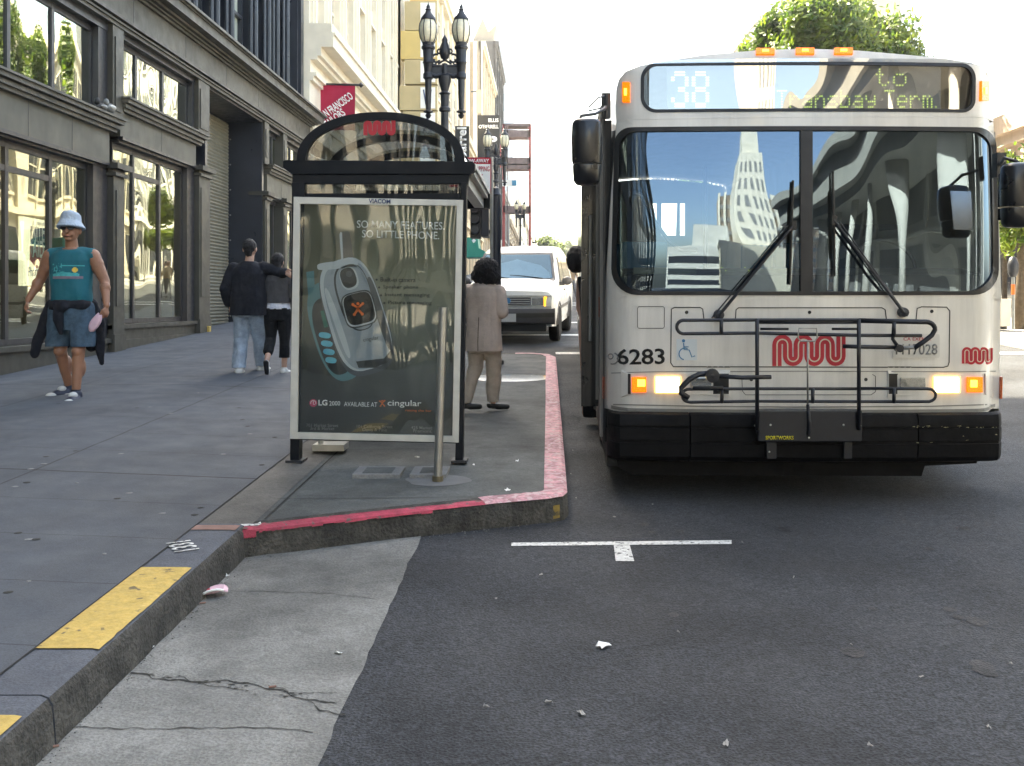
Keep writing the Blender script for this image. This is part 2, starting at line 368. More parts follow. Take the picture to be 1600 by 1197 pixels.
# ================= ground =================
def sheet(name,mat,xs,ys,zf,**k):
    m=MB(); nx=len(xs); vs=[(x,y,zf(x,y)) for y in ys for x in xs]
    m.add(vs,[(j*nx+i,j*nx+i+1,(j+1)*nx+i+1,(j+1)*nx+i) for j in range(len(ys)-1) for i in range(nx-1)])
    return struct(name,m,mat,**k)
sheet('road','asphalt',[-300,300],[-120,700],lambda x,y:G(y))
# gutter slab with ragged asphalt edge
m=MB(); ys=[-3+i*.09 for i in range(98)]
edge=[-.72+.018*noise.noise(Vector((y*3,0,0)))+.012*noise.noise(Vector((y*14,3,0))) for y in ys]
vs=[];
for y,e in zip(ys,edge): vs+=[(-1.62,y,G(y)+.004),(e,y,G(y)+.004)]
m.add(vs,[(2*i,2*i+1,2*i+3,2*i+2) for i in range(len(ys)-1)]); struct('gutter',m,'gutter')
def crackline(pts,w,z=.0065):
    m=MB(); P=[]
    for (x0,y0),(x1,y1) in zip(pts,pts[1:]):
        for i in range(10):
            t=i/10; x=x0+(x1-x0)*t; y=y0+(y1-y0)*t
            P.append((x+.006*noise.noise(Vector((x*40,y*40,1))),y+.022*noise.noise(Vector((x*17,y*17,7)))))
    vs=[]
    for i,(x,y) in enumerate(P):
        ww=w*(.35+1.1*abs(noise.noise(Vector((x*23,y*9,5)))))
        vs+=[(x,y-ww,G(y-ww)+z),(x,y+ww,G(y+ww)+z)]
    m.add(vs,[(2*i,2*i+1,2*i+3,2*i+2) for i in range(len(P)-1)]); return m
def gp(px,py,h=H):  # pixel -> ground point (x,y), h = camera height above that surface
    d=h*F/(py-402); return ((px-CX)/F*d,d)
struct('gutter_crack',crackline([gp(205,1053),gp(250,1064),gp(320,1068),(gp(375,1068)),gp(430,1080),gp(480,1096),gp(530,1100)],.007),'crack')
struct('gutter_crack',crackline([gp(280,1062),gp(330,1074),gp(385,1082)],.004),'crack'); struct('gutter_crack',crackline([gp(480,1096),gp(500,1112),gp(545,1120)],.005),'crack')
rk=random.Random(2); m=MB()
for i in range(46):
    px,py=rk.choice([(205+rk.random()*330,0)]*1+[(250+rk.random()*220,0)]),0; px=px[0]; py=1052+(px-205)*.145+rk.gauss(0,5); x,y=gp(px,py); s_=rk.uniform(.002,.010); m.add([(x+s_*math.cos(t)*rk.uniform(.6,1.6),y+s_*.6*math.sin(t),G(y)+.0068) for t in [k*math.pi/4 for k in range(8)]],[tuple(range(8))])
struct('gutter_spall',m,'crack')
struct('gutter_crack',crackline([gp(420,1072),gp(450,1085),gp(535,1085)],.003),'crack')
struct('gutter_crack',crackline([gp(110,1138),gp(230,1141),gp(400,1138),gp(500,1146)],.004),'crack')
struct('gutter_crack',crackline([gp(365,927),gp(420,925),gp(520,930),gp(600,940)],.003),'crack')
# kerb and sidewalk (left)
def kerbprof(y): return [(-1.60,G(y)-.05),(-1.615,G(y)+.135),(-1.63,G(y)+.16),(-1.655,G(y)+.17),(-1.87,G(y)+.17),(-1.87,G(y)-.05)]
def kerb(y0,y1,n):
    rr=[]
    for i in range(n+1):
        y=y0+(y1-y0)*i/n; wob=.006*noise.noise(Vector((y*5,2,0)))
        rr.append([(x+wob*(x>-1.7),y,z+wob*.6) for x,z in kerbprof(y)])
    return MB().rings(rr)
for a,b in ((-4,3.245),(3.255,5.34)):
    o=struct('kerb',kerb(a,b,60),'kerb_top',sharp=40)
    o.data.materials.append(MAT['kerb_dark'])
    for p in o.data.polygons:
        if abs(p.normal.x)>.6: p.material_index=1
struct('kerb',kerb(14.9,120,60),'kerb_top',sharp=40)
# painted patches on kerb top
def ktop(name,mat,y0,y1,x0=-1.868,x1=-1.645,n=24):
    m=MB(); vs=[]
    for i in range(n+1):
        y=y0+(y1-y0)*i/n; a=.005*noise.noise(Vector((y*22,9,1)))
        wob=.006*noise.noise(Vector((y*5,2,0)))
        vs+=[(x0,y,G(y)+.1745),(-1.66,y,G(y)+.1745),(x1+a+.01,y,G(y)+.171+wob*.6)]
    m.add(vs,[f for i in range(n) for f in ((3*i,3*i+1,3*i+4,3*i+3),(3*i+1,3*i+2,3*i+5,3*i+4))]); return struct(name,m,mat)
ktop('kerb_yellow_paint','yellow_paint',3.63,4.58); ktop('kerb_yellow_paint','yellow_paint',1.9,3.1)
ktop('kerb_rust_paint',mk('rust_paint',(.26,.15,.12),.8,.2,9),5.21,5.30)
# dark crud line behind kerb
m=MB(); vs=[]
for i in range(140):
    y=-3+i*.16; ww=.006+.006*abs(noise.noise(Vector((y*9,1,1))))
    vs+=[(-1.87-ww,y,walk(-1.88,y)+.003),(-1.87+ww*.6,y,walk(-1.86,y)+.006)]
m.add(vs,[(2*i,2*i+1,2*i+3,2*i+2) for i in range(139)]); struct('sidewalk_joint',m,'crack')
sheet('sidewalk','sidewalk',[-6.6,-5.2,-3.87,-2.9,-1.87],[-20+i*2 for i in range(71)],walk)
# number stencilled on the kerb
o=text('1331',(-1.70,4.87,G(4.87)+.174),(-1.80,5.02,G(5.02)+.174),(-.6,-.3,0),'white_paint','kerb_number_paint',None,h=.12,kind='structure',bold=.02,th=.001)
# bulb-out
bc=[(-1.64,5.27),(-1.60,5.30),(-1.45,5.36),(-.9,5.62),(-.3,5.88),(.02,6.00),(.10,6.06),(.13,6.16),(.13,14.5),(.05,14.85),(-.2,15.05),(-1.6,15.05)]
def dens(pl,n=10):
    out=[]
    for a,b in zip(pl,pl[1:]):
        for i in range(n): t=i/n; out.append((a[0]+(b[0]-a[0])*t,a[1]+(b[1]-a[1])*t))
    return out+[pl[-1]]
def offp(pl,d):
    out=[]
    for i,p in enumerate(pl):
        a=Vector(pl[max(i-1,0)]); b=Vector(pl[min(i+1,len(pl)-1)]); t=(b-a).normalized(); out.append((p[0]-t.y*d,p[1]+t.x*d))
    return out
kd=dens(bc); ki=offp(kd,.15); zt=.152
m=MB(); rr=[]
for (x,y),(u,v) in zip(kd,ki):
    wb=.010*noise.noise(Vector((x*9,y*9,3)))
    dx=(u-x)/.15; dy=(v-y)/.15
    rr.append([(x+wb*dx,y+wb*dy,G(y)-.05),(x+wb*1.5*dx,y+wb*dy,G(y)+.04),(x+.008*dx,y+.008*dy,G(y)+zt-.02+wb*.5),(x+.028*dx,y+.028*dy,G(y)+zt),(u,v,G(v)+zt),(u,v,G(v)-.05)])
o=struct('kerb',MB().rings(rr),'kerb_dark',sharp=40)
def ktopb(name,mat,a,b,w0,w1,z,fr=0):
    vs=[]
    i0,i1=int(a*(len(kd)-1)),int(b*(len(kd)-1))
    for i in range(i0,i1+1):
        (x,y),(u,v)=kd[i],ki[i]; j=fr*noise.noise(Vector((x*30,y*30,8)))
        q0=max(0.004,w0+j*.5); q1=w1+j; f0=q0/.15; f1=q1/.15
        vs+=[(x+(u-x)*f0,y+(v-y)*f0,G(y)+(z if q0>.027 else z-.012)),(x+(u-x)*max(f0,.19),y+(v-y)*max(f0,.19),G(y)+z),(x+(u-x)*f1,y+(v-y)*f1,G(y+(v-y)*f1)+z)]
    n=len(vs)//3; m=MB().add(vs,[f for i in range(n-1) for f in ((3*i,3*i+1,3*i+4,3*i+3),(3*i+1,3*i+2,3*i+5,3*i+4))]); return struct(name,m,mat)
ktopb('kerb_red_paint','red_paint',0,.36,.002,.075,zt+.004,.02)
ktopb('kerb_pink_paint','pink_paint',.36,.93,.004,.148,zt+.005,.008)
ktopb('kerb_white_paint','white_paint',.03,.14,.05,.085,zt+.007,.05)
# drips of red on the near face of the bulb kerb, yellow marks
m=MB()
for i in range(2,34):
    (x,y)=kd[i]; (x2,y2)=kd[i+1]; h1=.008+.012*noise.noise(Vector((i*.9,0,3)))+(.028 if i<13 else 0)
    q=-.004
    m.add([(x,y+q,G(y)+zt-.012-h1),(x2,y2+q,G(y2)+zt-.012-h1*.9),(x2+.001,y2+.002,G(y2)+zt-.006),(x+.001,y+.002,G(y)+zt-.006)],[(0,1,2,3)])
struct('kerb_red_drips',m,'red_paint')
mk('yellow_old',(.19,.13,.03),.85,.5,12,wear=((.06,.055,.04),14,.48))
for i0,i1 in ((52,57),):
    m=MB()
    for i in range(i0,i1):
        (x,y)=kd[i]; (x2,y2)=kd[i+1]; m.add([(x,y-.006,G(y)+.02),(x2,y2-.006,G(y2)+.02),(x2,y2-.006,G(y2)+.10),(x,y-.006,G(y)+.10)],[(0,1,2,3)])
    struct('kerb_old_yellow_mark',m,'yellow_old')
kk=[p for p in ki if p[0]>-1.62]; kk.sort(key=lambda p:p[1]); vs=[]
for x,y in kk: vs+=[(-1.63,y,G(y)+zt-.002),(x,y,G(y)+zt-.002)]
m=MB(); m.add(vs,[(2*i,2*i+1,2*i+3,2*i+2) for i in range(len(kk)-1)]); struct('bus_bulb',m,'bulb_concrete')
m=MB().add([(-1.87,5.3,G(5.3)+.1705),(-1.60,5.3,G(5.3)+.1535),(-1.60,15.05,G(15.05)+.1535),(-1.87,15.05,G(15.05)+.1705)],[(0,1,2,3)]); struct('old_kerb_strip',m,mk('old_kerb',(.15,.14,.125),.88,.2,4,.2,spk=.15,spks=100,stain=.25))
def strip(x0,y0,x1,y1,w,z=.158): 
    a=Vector((x0,y0)); b=Vector((x1,y1)); t=(b-a).normalized(); q=Vector((-t.y,t.x))*w
    return MB().add([(a.x-q.x,a.y-q.y,G(a.y)+z),(b.x-q.x,b.y-q.y,G(b.y)+z),(b.x+q.x,b.y+q.y,G(b.y)+z),(a.x+q.x,a.y+q.y,G(a.y)+z)],[(0,1,2,3)])
for a in ((-1.56,5.5,-1.56,14.9,.006),(-1.84,5.95,0,6.02,.004),(-1.84,7.45,-.02,7.6,.004),(-1.84,9.6,-.02,9.6,.004),(-1.84,12,-.02,12,.004)): struct('bulb_joint',strip(*a,z=.1545),'crack')
rk=random.Random(8); m=MB()
for i in range(150):
    t=rk.random()*.42; k_=kd[int(t*len(kd))]; x=k_[0]+rk.uniform(-.02,.02); y=k_[1]-rk.uniform(.0,.05); s_=rk.uniform(.001,.004); m.box(x-s_,x+s_,y-s_,y+s_,G(y),G(y)+s_*1.6)
for i in range(150):
    y=rk.uniform(2.3,5.3); x=-1.6+abs(rk.gauss(0,.02)); s_=rk.uniform(.001,.003); m.box(x-s_,x+s_,y-s_,y+s_,G(y)+.003,G(y)+.004+s_*1.5)
tag(struct('kerb_grit',m,'gutter'),kind='stuff',label='loose dark grit along the foot of the kerbs',cat='grit')
mk('patch_gloss',(.05,.05,.05),.08,.0,1,spec=1,coat=1); px0=gp(797,591,1.45)  # glossy sheet added to mirror sky as the bright light spot on the bulb
struct('light_patch',MB().add([(px0[0]+.50*math.cos(t)*(1+.08*math.sin(3*t)),px0[1]+.36*math.sin(t),G(px0[1]+.36*math.sin(t))+.1545) for t in [k*math.pi/20 for k in range(40)]],[tuple(range(40))]),'patch_gloss')
# utility covers set in the bulb
for px0,px1 in ((550,632),(640,702)):
    a=gp(px0,748,1.45); b=gp(px1,737,1.45)
    t=thing('utility_cover','pale concrete utility box lid in the bulb, '+('left of the pair' if px0<600 else 'beside the bare steel pole'),'utility cover',(a[0],a[1],G(a[1])+.155),'utility covers before the bus shelter')
    m=MB(); m.prism([(a[0],a[1],G(a[1])+.15),(b[0],a[1],G(a[1])+.15),(b[0],b[1]+.05,G(b[1]+.05)+.15),(a[0],b[1]+.05,G(b[1]+.05)+.15)],(0,0,.027)); obj('rim',m,'pale_concrete',t)
    m=MB(); m.prism([(a[0]+.06,a[1]+.04,G(a[1]+.04)+.16),(b[0]-.06,a[1]+.04,G(a[1]+.04)+.16),(b[0]-.06,b[1],G(b[1])+.16),(a[0]+.06,b[1],G(b[1])+.16)],(0,0,.020)); obj('lid',m,'bulb_concrete',t)
# pale patch of fresh cement round the pole
pc=gp(684,752,1.45); m=MB(); m.add([(pc[0]+.22*math.cos(a)*(1+.2*noise.noise(Vector((a,1,2)))),pc[1]+.02+.16*math.sin(a),G(pc[1]+.02+.16*math.sin(a))+.1525) for a in [i*math.pi/14 for i in range(28)]],[tuple(range(28))]); struct('cement_patch',m,mk('cement_patch',(.17,.17,.168),.9,.15,6))
mk('tar',(.018,.018,.020),.55,.3,8,.2,spk=.2,spks=80); mk('oil',(.020,.021,.024),.6,.35,5,.4,spk=.6,spks=85)
def seamline(pts,w,name='tar_seam'):
    m=crackline(pts,w,.003); struct(name,m,'tar')
seamline([gp(690,845),gp(760,980),gp(800,1190)],.0015); seamline([gp(1600,905),gp(1400,930),gp(1180,960),gp(1060,1010),gp(900,1050)],.002)
rk=random.Random(4)
for i in range(14):
    px,py=rk.uniform(900,1590),rk.uniform(800,1100); x,y=gp(px,py); a0=rk.uniform(.015,.05); m=MB(); m.add([(x+a0*(1+.35*noise.noise(Vector((math.cos(t)*1.3+i,math.sin(t)*1.3,2))))*math.cos(t),y+a0*1.2*(1+.35*noise.noise(Vector((math.cos(t)*1.3,math.sin(t)*1.3+i,5))))*math.sin(t),G(y+a0*1.2*math.sin(t))+.0025) for t in [k*math.pi/9 for k in range(18)]],[tuple(range(18))]); struct('road_stain',m,'oil')
# parking T and far road lines
def mark(name,pts,z=.004,mat='white_paint'): struct(name,MB().add([(x,y,G(y)+z) for x,y in pts],[tuple(range(len(pts)))]),mat)
mark('parking_mark',[gp(799,854),gp(1143,851),gp(1143,845),gp(799,849)])
mark('parking_mark',[gp(962,878),gp(991,878),gp(984,853),gp(959,853)],.0045)
mark('stop_line',[(.14,16.4),(9,16.4),(9,16.75),(.14,16.75)])
for y in (20.3,24.2,33,34.6): mark('crosswalk_line',[(-1.4,y),(8.2,y),(8.2,y+.35),(-1.4,y+.35)])
# right side kerb + sidewalk
m=MB()
for a,b in ((-60,16),(26,400)):
    m.add([(8.3,a,G(a)-.1),(8.3,b,G(b)-.1),(8.3,b,G(b)+.15),(8.3,a,G(a)+.15),(13.2,a,G(a)+.18),(13.2,b,G(b)+.18)],[(0,1,2,3),(3,2,5,4)])
m.add([(8.3,16,G(16)-.1),(8.3,26,G(26)-.1),(8.3,26,G(26)+.15),(8.3,16,G(16)+.15),(13.2,16,G(16)+.18),(13.2,26,G(26)+.18)],[(0,1,2,3),(3,2,5,4)])
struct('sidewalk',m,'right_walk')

# ================= dark store building (left) =================
X=6.22
D=thing('store_building','dark bronze store building with deep cornice over tall ground windows','building',(-X,15,G(15)+.2))
def bp(name,mb,mat,par=None,**k): return obj(name,mb,mat,par or D,**k)
YN=2.0; YE=26.0
y_p1=(Yf(172),Yf(189)); y_p2=(Yf(307),Yf(324)); y_rec=(Yf(325),Yf(410)); y_p3=(Yf(411),Yf(418))
def moulding(y0,y1,z,steps,x=X):
    m=MB()
    for pr,za,zb in steps: m.box(-x-.1,-x+pr,y0-pr*.6,y1+pr*.6,z+za,z+zb)
    return m
SC=[(.06,-.20,-.15),(.10,-.15,-.10),(.08,-.10,-.085),(.15,-.085,-.03),(.18,-.03,0)]
# plinths
for (a,b,zt2) in ((YN,y_p1[0],1.07),(y_p1[0],y_rec[0],1.26),(y_rec[1],YE,1.62)):
    m=MB(); m.box(-X-.35,-X-.02,a,b,-.2,zt2); m.box(-X-.35,-X+.03,a,b,zt2-.05,zt2+.012); m.box(-X-.3,-X+.015,a,b,-.2,G(a)+.25+.16); bp('plinth',m,'bronze')
def bay(y0,y1,pl,gt,fb,sc,mb_,mt,gm,mm,transom=None):
    # gm, mm: positions of ground and mezz mullions; gt ground window top; fb fascia bottom; sc sill cornice top; mb_,mt mezz bottom/top
    bp('fascia',MB().box(-X-.3,-X-.01,y0,y1,fb,sc-.18),'bronze_panel')
    seams=MB(); n=max(2,int((y1-y0)/1.1))
    for i in range(1,n): yy=y0+(y1-y0)*i/n; seams.box(-X-.02,-X-.007,yy-.006,yy+.006,fb+.01,sc-.2)
    bp('fascia_seam',seams,'mullion'); bp('fascia_lip',MB().box(-X-.05,-X+.03,y0,y1,fb-.05,fb-.002),'mullion')
    bp('sill_cornice',moulding(y0,y1+.06,sc,SC),'bronze_light')
    for (ps,z0,z1,gl) in ((gm,pl+.02,gt,'shop_glass'),(mm,mb_,mt,'mezz_glass')):
        for i,(a,b) in enumerate(zip(ps,ps[1:])):
            w=.035; m=MB()
            m.box(-X-.19,-X-.13,a-.0,a+w,z0,z1); m.box(-X-.19,-X-.13,b-w,b-.003,z0,z1)
            m.box(-X-.19,-X-.133,a+w,b-w,z0,z0+.07); m.box(-X-.19,-X-.133,a+w,b-w,z1-.08,z1)
            if transom and i in transom and gl=='shop_glass': m.box(-X-.19,-X-.135,a+w,b-w,transom[i],transom[i]+.07)
            f=bp('window',m,'mullion'); bp('pane',MB().box(-X-.165,-X-.155,a+w,b-w,z0+.07,z1-.08),gl,f)
    # reveals
    m=MB()
    if gm[-1]<y1-.02: m.box(-X-.3,-X-.04,gm[-1]+.002,y1,pl,fb-.05)
    if mm[-1]<y1-.02: m.box(-X-.3,-X-.04,mm[-1]+.002,y1,sc-.05,5.56)
    m.box(-X-.3,-X-.03,y0,y1,gt,fb-.052); m.box(-X-.3,-X-.03,y0,y1,mt,5.56)
    bp('window_reveal',m,'mullion')
bay(YN,y_p1[0],1.07,3.50,3.58,4.22,4.22,5.45,[2.1,3.6,5.1,6.6,8.1,9.55,Yf(28),Yf(95),Yf(150)],[2.1,3.6,5.1,6.6,8.1,9.6,Yf(31),Yf(99),Yf(158)],{6:3.14,5:3.14,4:3.14})
bay(y_p1[1],y_p2[0],1.26,3.93,4.02,4.58,4.58,5.48,[y_p1[1],Yf(222),Yf(262),Yf(296)],[y_p1[1],Yf(226),Yf(267),Yf(304)],{1:3.52})
bay(y_p3[1],YE-.3,1.62,3.93,4.02,4.66,4.66,5.48,[y_p3[1],Yf(436),Yf(446),Yf(464),YE-.4],[y_p3[1]+.1,Yf(434),Yf(442),Yf(462),YE-.4])
# pilasters
for (a,b),fb,sc in ((y_p1,3.6,4.22),(y_p2,4.04,4.58),(y_p3,4.04,4.66),((Yf(440),Yf(446)),4.04,4.66),((YE-.4,YE),4.04,4.66)):
    m=MB(); m.box(-X-.3,-X+.05,a,b,-.2,fb); m.box(-X-.3,-X+.07,a-.01,b+.01,-.2,G(a)+.50); m.box(-X-.3,-X+.10,a-.04,b+.04,fb-.20,fb-.15); m.box(-X-.3,-X+.14,a-.07,b+.07,fb-.10,fb-.02)
    m.box(-X-.3,-X+.04,a,b,sc-.02,5.56); m.box(-X+.02,-X+.065,a+.07,b-.07,G(a)+.9,fb-.4) if b-a>.2 else 0
    m.box(-X+.02,-X+.055,a+.07,b-.07,sc+.12,5.4) if b-a>.2 else 0
    bp('pilaster',m,'bronze')
# recessed shutter bay
a,b=y_rec; 
m=MB(); n=64
for i in range(n):
    z=.9+i*(4.6/n); m.add([(-X-.75,a,z),(-X-.75,b,z),(-X-.73,b,z+.035),(-X-.73,a,z+.035),(-X-.75,b,z+.07),(-X-.75,a,z+.07)],[(0,1,2,3),(3,2,4,5)])
bp('roller_shutter',m,'shutter')
bp('recess_side',MB().box(-X-.8,-X-.01,b-.001,b+.12,.7,5.56),'dark_steel'); bp('recess_side',MB().box(-X-.8,-X-.01,a-.12,a+.001,.7,5.56),'dark_steel')
bp('recess_soffit',MB().box(-X-.8,-X-.0,a,b,5.52,5.6),'mullion')
m=MB()
for i in range(8): m.lathe([(0,-.01),(.018,-.008),(.018,0)],(-X-.70,b-.002,1.3+i*.55),8,'y')
bp('bolt',m,'steel')
# entablature
EN=[(.06,0,.05),(.09,.05,.08),(.06,.08,.10),(.13,.10,.15),(.10,.15,.17),(.03,.17,.60),(.08,.60,.64),(.13,.64,.67),(.20,.67,.71),(.34,.71,.86),(.37,.86,.885),(.42,.885,.93)]
m=moulding(YN,YE,5.56,EN); bp('entablature',m,'bronze_light')
m=MB(); 
for i in range(1,12): yy=YN+i*2.15; m.box(-X+.02,-X+.034,yy-.007,yy+.007,5.75,6.14)
bp('entablature_seam',m,'mullion')
# end scroll bracket
bp('scroll_bracket',MB().lathe([(.02,-.06),(.10,-.04),(.12,0),(.10,.04),(.02,.06)],(-X+.22,YE-.03,6.0),12,'y').lathe([(.02,-.05),(.07,-.03),(.08,0),(.07,.03),(.02,.05)],(-X+.16,YE-.03,5.8),12,'y'),'bronze')
# upper storeys
ztop=23.3
m=MB(); m.box(-X-9,-X-.75,YN-6,YE,6.4,ztop); m.box(-X-9,-X-.33,YN-6,YN-.2,-1,ztop); m.box(-X-9,-X-.7,YE-.35,YE,-.5,6.4)
m.box(-X-9,-X+.3,YN-6,YE+.1,ztop-.5,ztop+.001); bp('wall',m,'dark_stone')
cols=[8.0,9.6,11.2,12.9,14.6,16.3,Yf(322),Yf(356),Yf(378),Yf(414),Yf(434),Yf(447),Yf(462),YE]
for i,(a,b) in enumerate(zip(cols,cols[1:])):
    m=MB(); m.box(-X-.75,-X-.25,a-.10,a+.10,6.49,ztop-.5); m.lathe([(.07,6.6),(.07,13)],(-X-.22,a,0),10); m.lathe([(.04,6.6),(.04,13)],(-X-.26,a+.17,0),8); m.lathe([(.04,6.6),(.04,13)],(-X-.26,a-.17,0),8)
    bp('pier',m,'dark_steel')
    if b-a<.5: continue
    for k in range(3):
        z0=6.6+k*3.6; m=MB(); m.box(-X-.6,-X-.38,a+.1,b-.1,z0,z0+.12); m.box(-X-.6,-X-.38,a+.1,b-.1,z0+2.2,z0+2.9); m.box(-X-.6,-X-.42,a+.22,a+.28,z0+.1,z0+2.2); m.box(-X-.6,-X-.42,b-.28,b-.22,z0+.1,z0+2.2); m.box(-X-.6,-X-.43,a+.28,b-.28,z0+1.15,z0+1.22)
        f=bp('window',m,'dark_steel'); bp('pane',MB().box(-X-.55,-X-.52,a+.25,b-.25,z0+.12,z0+2.2),'blind' if i%2==0 else 'window_dark',f)
bp('corner_pier',MB().box(-X-.75,-X-.2,YE-.45,YE+.003,6.49,ztop-.5).box(-X-.3,-X-.12,YE-.36,YE-.1,6.49,ztop-.6),'dark_steel')
# interior behind the shop windows
m=MB(); m.box(-X-3.2,-X-3.1,YN,YE-.4,.3,5.5); bp('back_wall',m,'interior')
for a_,b_ in ((YN,y_rec[0]-.3),(y_rec[1]+.3,YE-.4)):
    bp('shop_floor',MB().box(-X-3.09,-X-.36,a_,b_,.6,.95),'interior_floor'); bp('mezzanine_floor',MB().box(-X-3.09,-X-.31,a_,b_,3.6,4.1),'interior')
bp('shop_partition',MB().box(-X-3.1,-X-.31,y_rec[0]-.3,y_rec[0]-.14,.6,5.5).box(-X-3.1,-X-.31,13.9,14.0,.6,3.6).box(-X-.95,-X-.5,11.9,12.0,.95,3.6),'interior')
m=MB()
for i in range(9): yy=5+i*1.0; m.box(-X-2.6,-X-2.0,yy,yy+.8,.95,2.2+.2*(i%3))
m.box(-X-1.6,-X-1.2,15.2,17.2,.95,2.0)
bp('shop_shelves',m,'interior_dark')
bp('ceiling_light',MB().box(-X-1.6,-X-1.3,8.6,10.9,3.4,3.5).box(-X-1.6,-X-1.3,15,17,3.4,3.5),mk('shop_light',(.9,.6,.25),.5,0,1,emit=(1,.62,.22),estr=.9))
# pharmacy sign inside the window
sy=Yf(53,6.75); SG=thing('pharmacy_sign','white pharmacy sign with navy and red badge behind store window','sign',P3(53,447,sy))
def PS(px,py,o=0): 
    d=6.62*F/(CX-px); v=P3(px,py,d); v.x+=o; return v
q=[PS(36,338),PS(36,447),PS(73,444),PS(73,345)]
m=MB().prism(q,(-.06,0,0)); obj('board',m,mk('sign_light',(.72,.72,.60),.5,.03,2,emit=(.9,.9,.72),estr=.22),SG)
m=MB().prism([PS(47,353,.012),PS(47,381,.012),PS(69,384,.012),PS(69,357,.012)],(-.008,0,0)); bd=obj('badge',m,'ink_navy',SG)
m=MB().prism([PS(46,384,.012),PS(46,406,.012),PS(57,420,.012),PS(69,407,.012),PS(69,387,.012)],(-.008,0,0)); bd2=obj('badge',m,'sign_red',SG,label='red arrow shaped lower half of the badge')
text('RITE',PS(49,377,.014),PS(68,379,.014),(0,0,1),'ink_white','lettering',bd,h=.26,bold=.02)
text('AID',PS(49,402,.014),PS(67,403,.014),(0,0,1),'ink_white','lettering',bd2,h=.22,bold=.02)
text('Pharmacy',PS(43,437,.012),PS(71,434,.012),(0,0,1),'ink_navy','lettering',SG,h=.16)
# pigeons on the sill cornice
for (px,py,mm_) in ((157,170,'ink_black'),(171,171,'ink_grey')):
    d=Yf(px,6.1); p=P3(px,py+6,d); t=thing('pigeon','dark pigeon on the ledge, the left of two' if px<160 else 'grey pigeon with pale wing on the ledge by the pilaster','pigeon',p)
    obj('body',MB().lathe([(.0,-.14),(.03,-.10),(.065,-.02),(.07,.04),(.045,.10),(0,.13)],p+Vector((0,0,.07)),10,'y').lathe([(0,0),(.035,.02),(.04,.06),(.03,.09),(0,.11)],p+Vector((0,-.10,.08)),10),mm_,t,smooth=True)
    obj('wing',MB().lathe([(.0,-.10),(.03,-.04),(.035,.03),(0,.10)],p+Vector((.045,.01,.08)),8,'y'),'ink_grey' if px<160 else 'white_stone',t,smooth=True)
# small yellow block by the shutter
q=P3(323,520,18.0); obj('door_wedge',MB().box(q.x-.05,q.x+.05,q.y,q.y+.1,q.z-.02,q.z+.12),'yellow_paint',bevel=.01,label='small yellow block standing at the foot of the shutter pilaster',cat='block')
# ================= generic buildings =================
def building(name,label,side,x,y0,y1,zt,wall,nf,nb,depth=10,z0=None,win='window_dark',trim=None,gr=4.2,near=False):
    s=side; zb=G(y0)+.1 if z0 is None else z0
    t=thing(name,label,'building',(s*x,(y0+y1)/2,G((y0+y1)/2)))
    xo=s*(x+depth); m=MB(); m.box(s*(x+.0),xo,y0,y1,zb-8,zt); obj('wall',m,wall,t)
    tm=trim or wall; m=MB(); 
    for a,b,c in ((.45,zt-.5,zt+.02),(.3,zt-.8,zt-.5)): m.box(s*(x-a),s*(x+.2),y0,y1,b,c)
    obj('cornice',m,tm,t); obj('belt_course',MB().box(s*(x-.3),s*(x+.2),y0,y1,zb+gr-.3,zb+gr),tm,t)
    fh=(zt-1-zb-gr)/nf; bw=(y1-y0)/nb; m=MB()
    for j in range(nb+1):
        yy=y0+j*bw; yy=min(max(yy,y0+.2),y1-.2); m.box(s*(x-.16),s*(x+.1),yy-.2,yy+.2,zb-2,zt-.81)
    obj('pier',m,tm,t)
    for i in range(nf):
        for j in range(nb):
            a=y0+j*bw+.5; b=y0+(j+1)*bw-.5; z=zb+gr+i*fh+.7
            m=MB(); m.box(s*(x-.02),s*(x+.1),a,b,z,z+fh-1.2); w_=obj('window',m,win,t)
            if near: obj('sill',MB().box(s*(x-.10),s*(x),a-.1,b+.1,z-.15,z-.003).box(s*(x-.06),s*(x-.021),(a+b)/2-.04,(a+b)/2+.04,z,z+fh-1.2).box(s*(x-.06),s*(x-.021),a,b,z+fh*.38,z+fh*.38+.08),tm,w_)
    for j in range(nb):
        a=y0+j*bw+.4; b=y0+(j+1)*bw-.4; obj('shopfront',MB().box(s*(x-.03),s*(x+.1),a,b,zb+.5,zb+gr-.9),win,t)
    return t
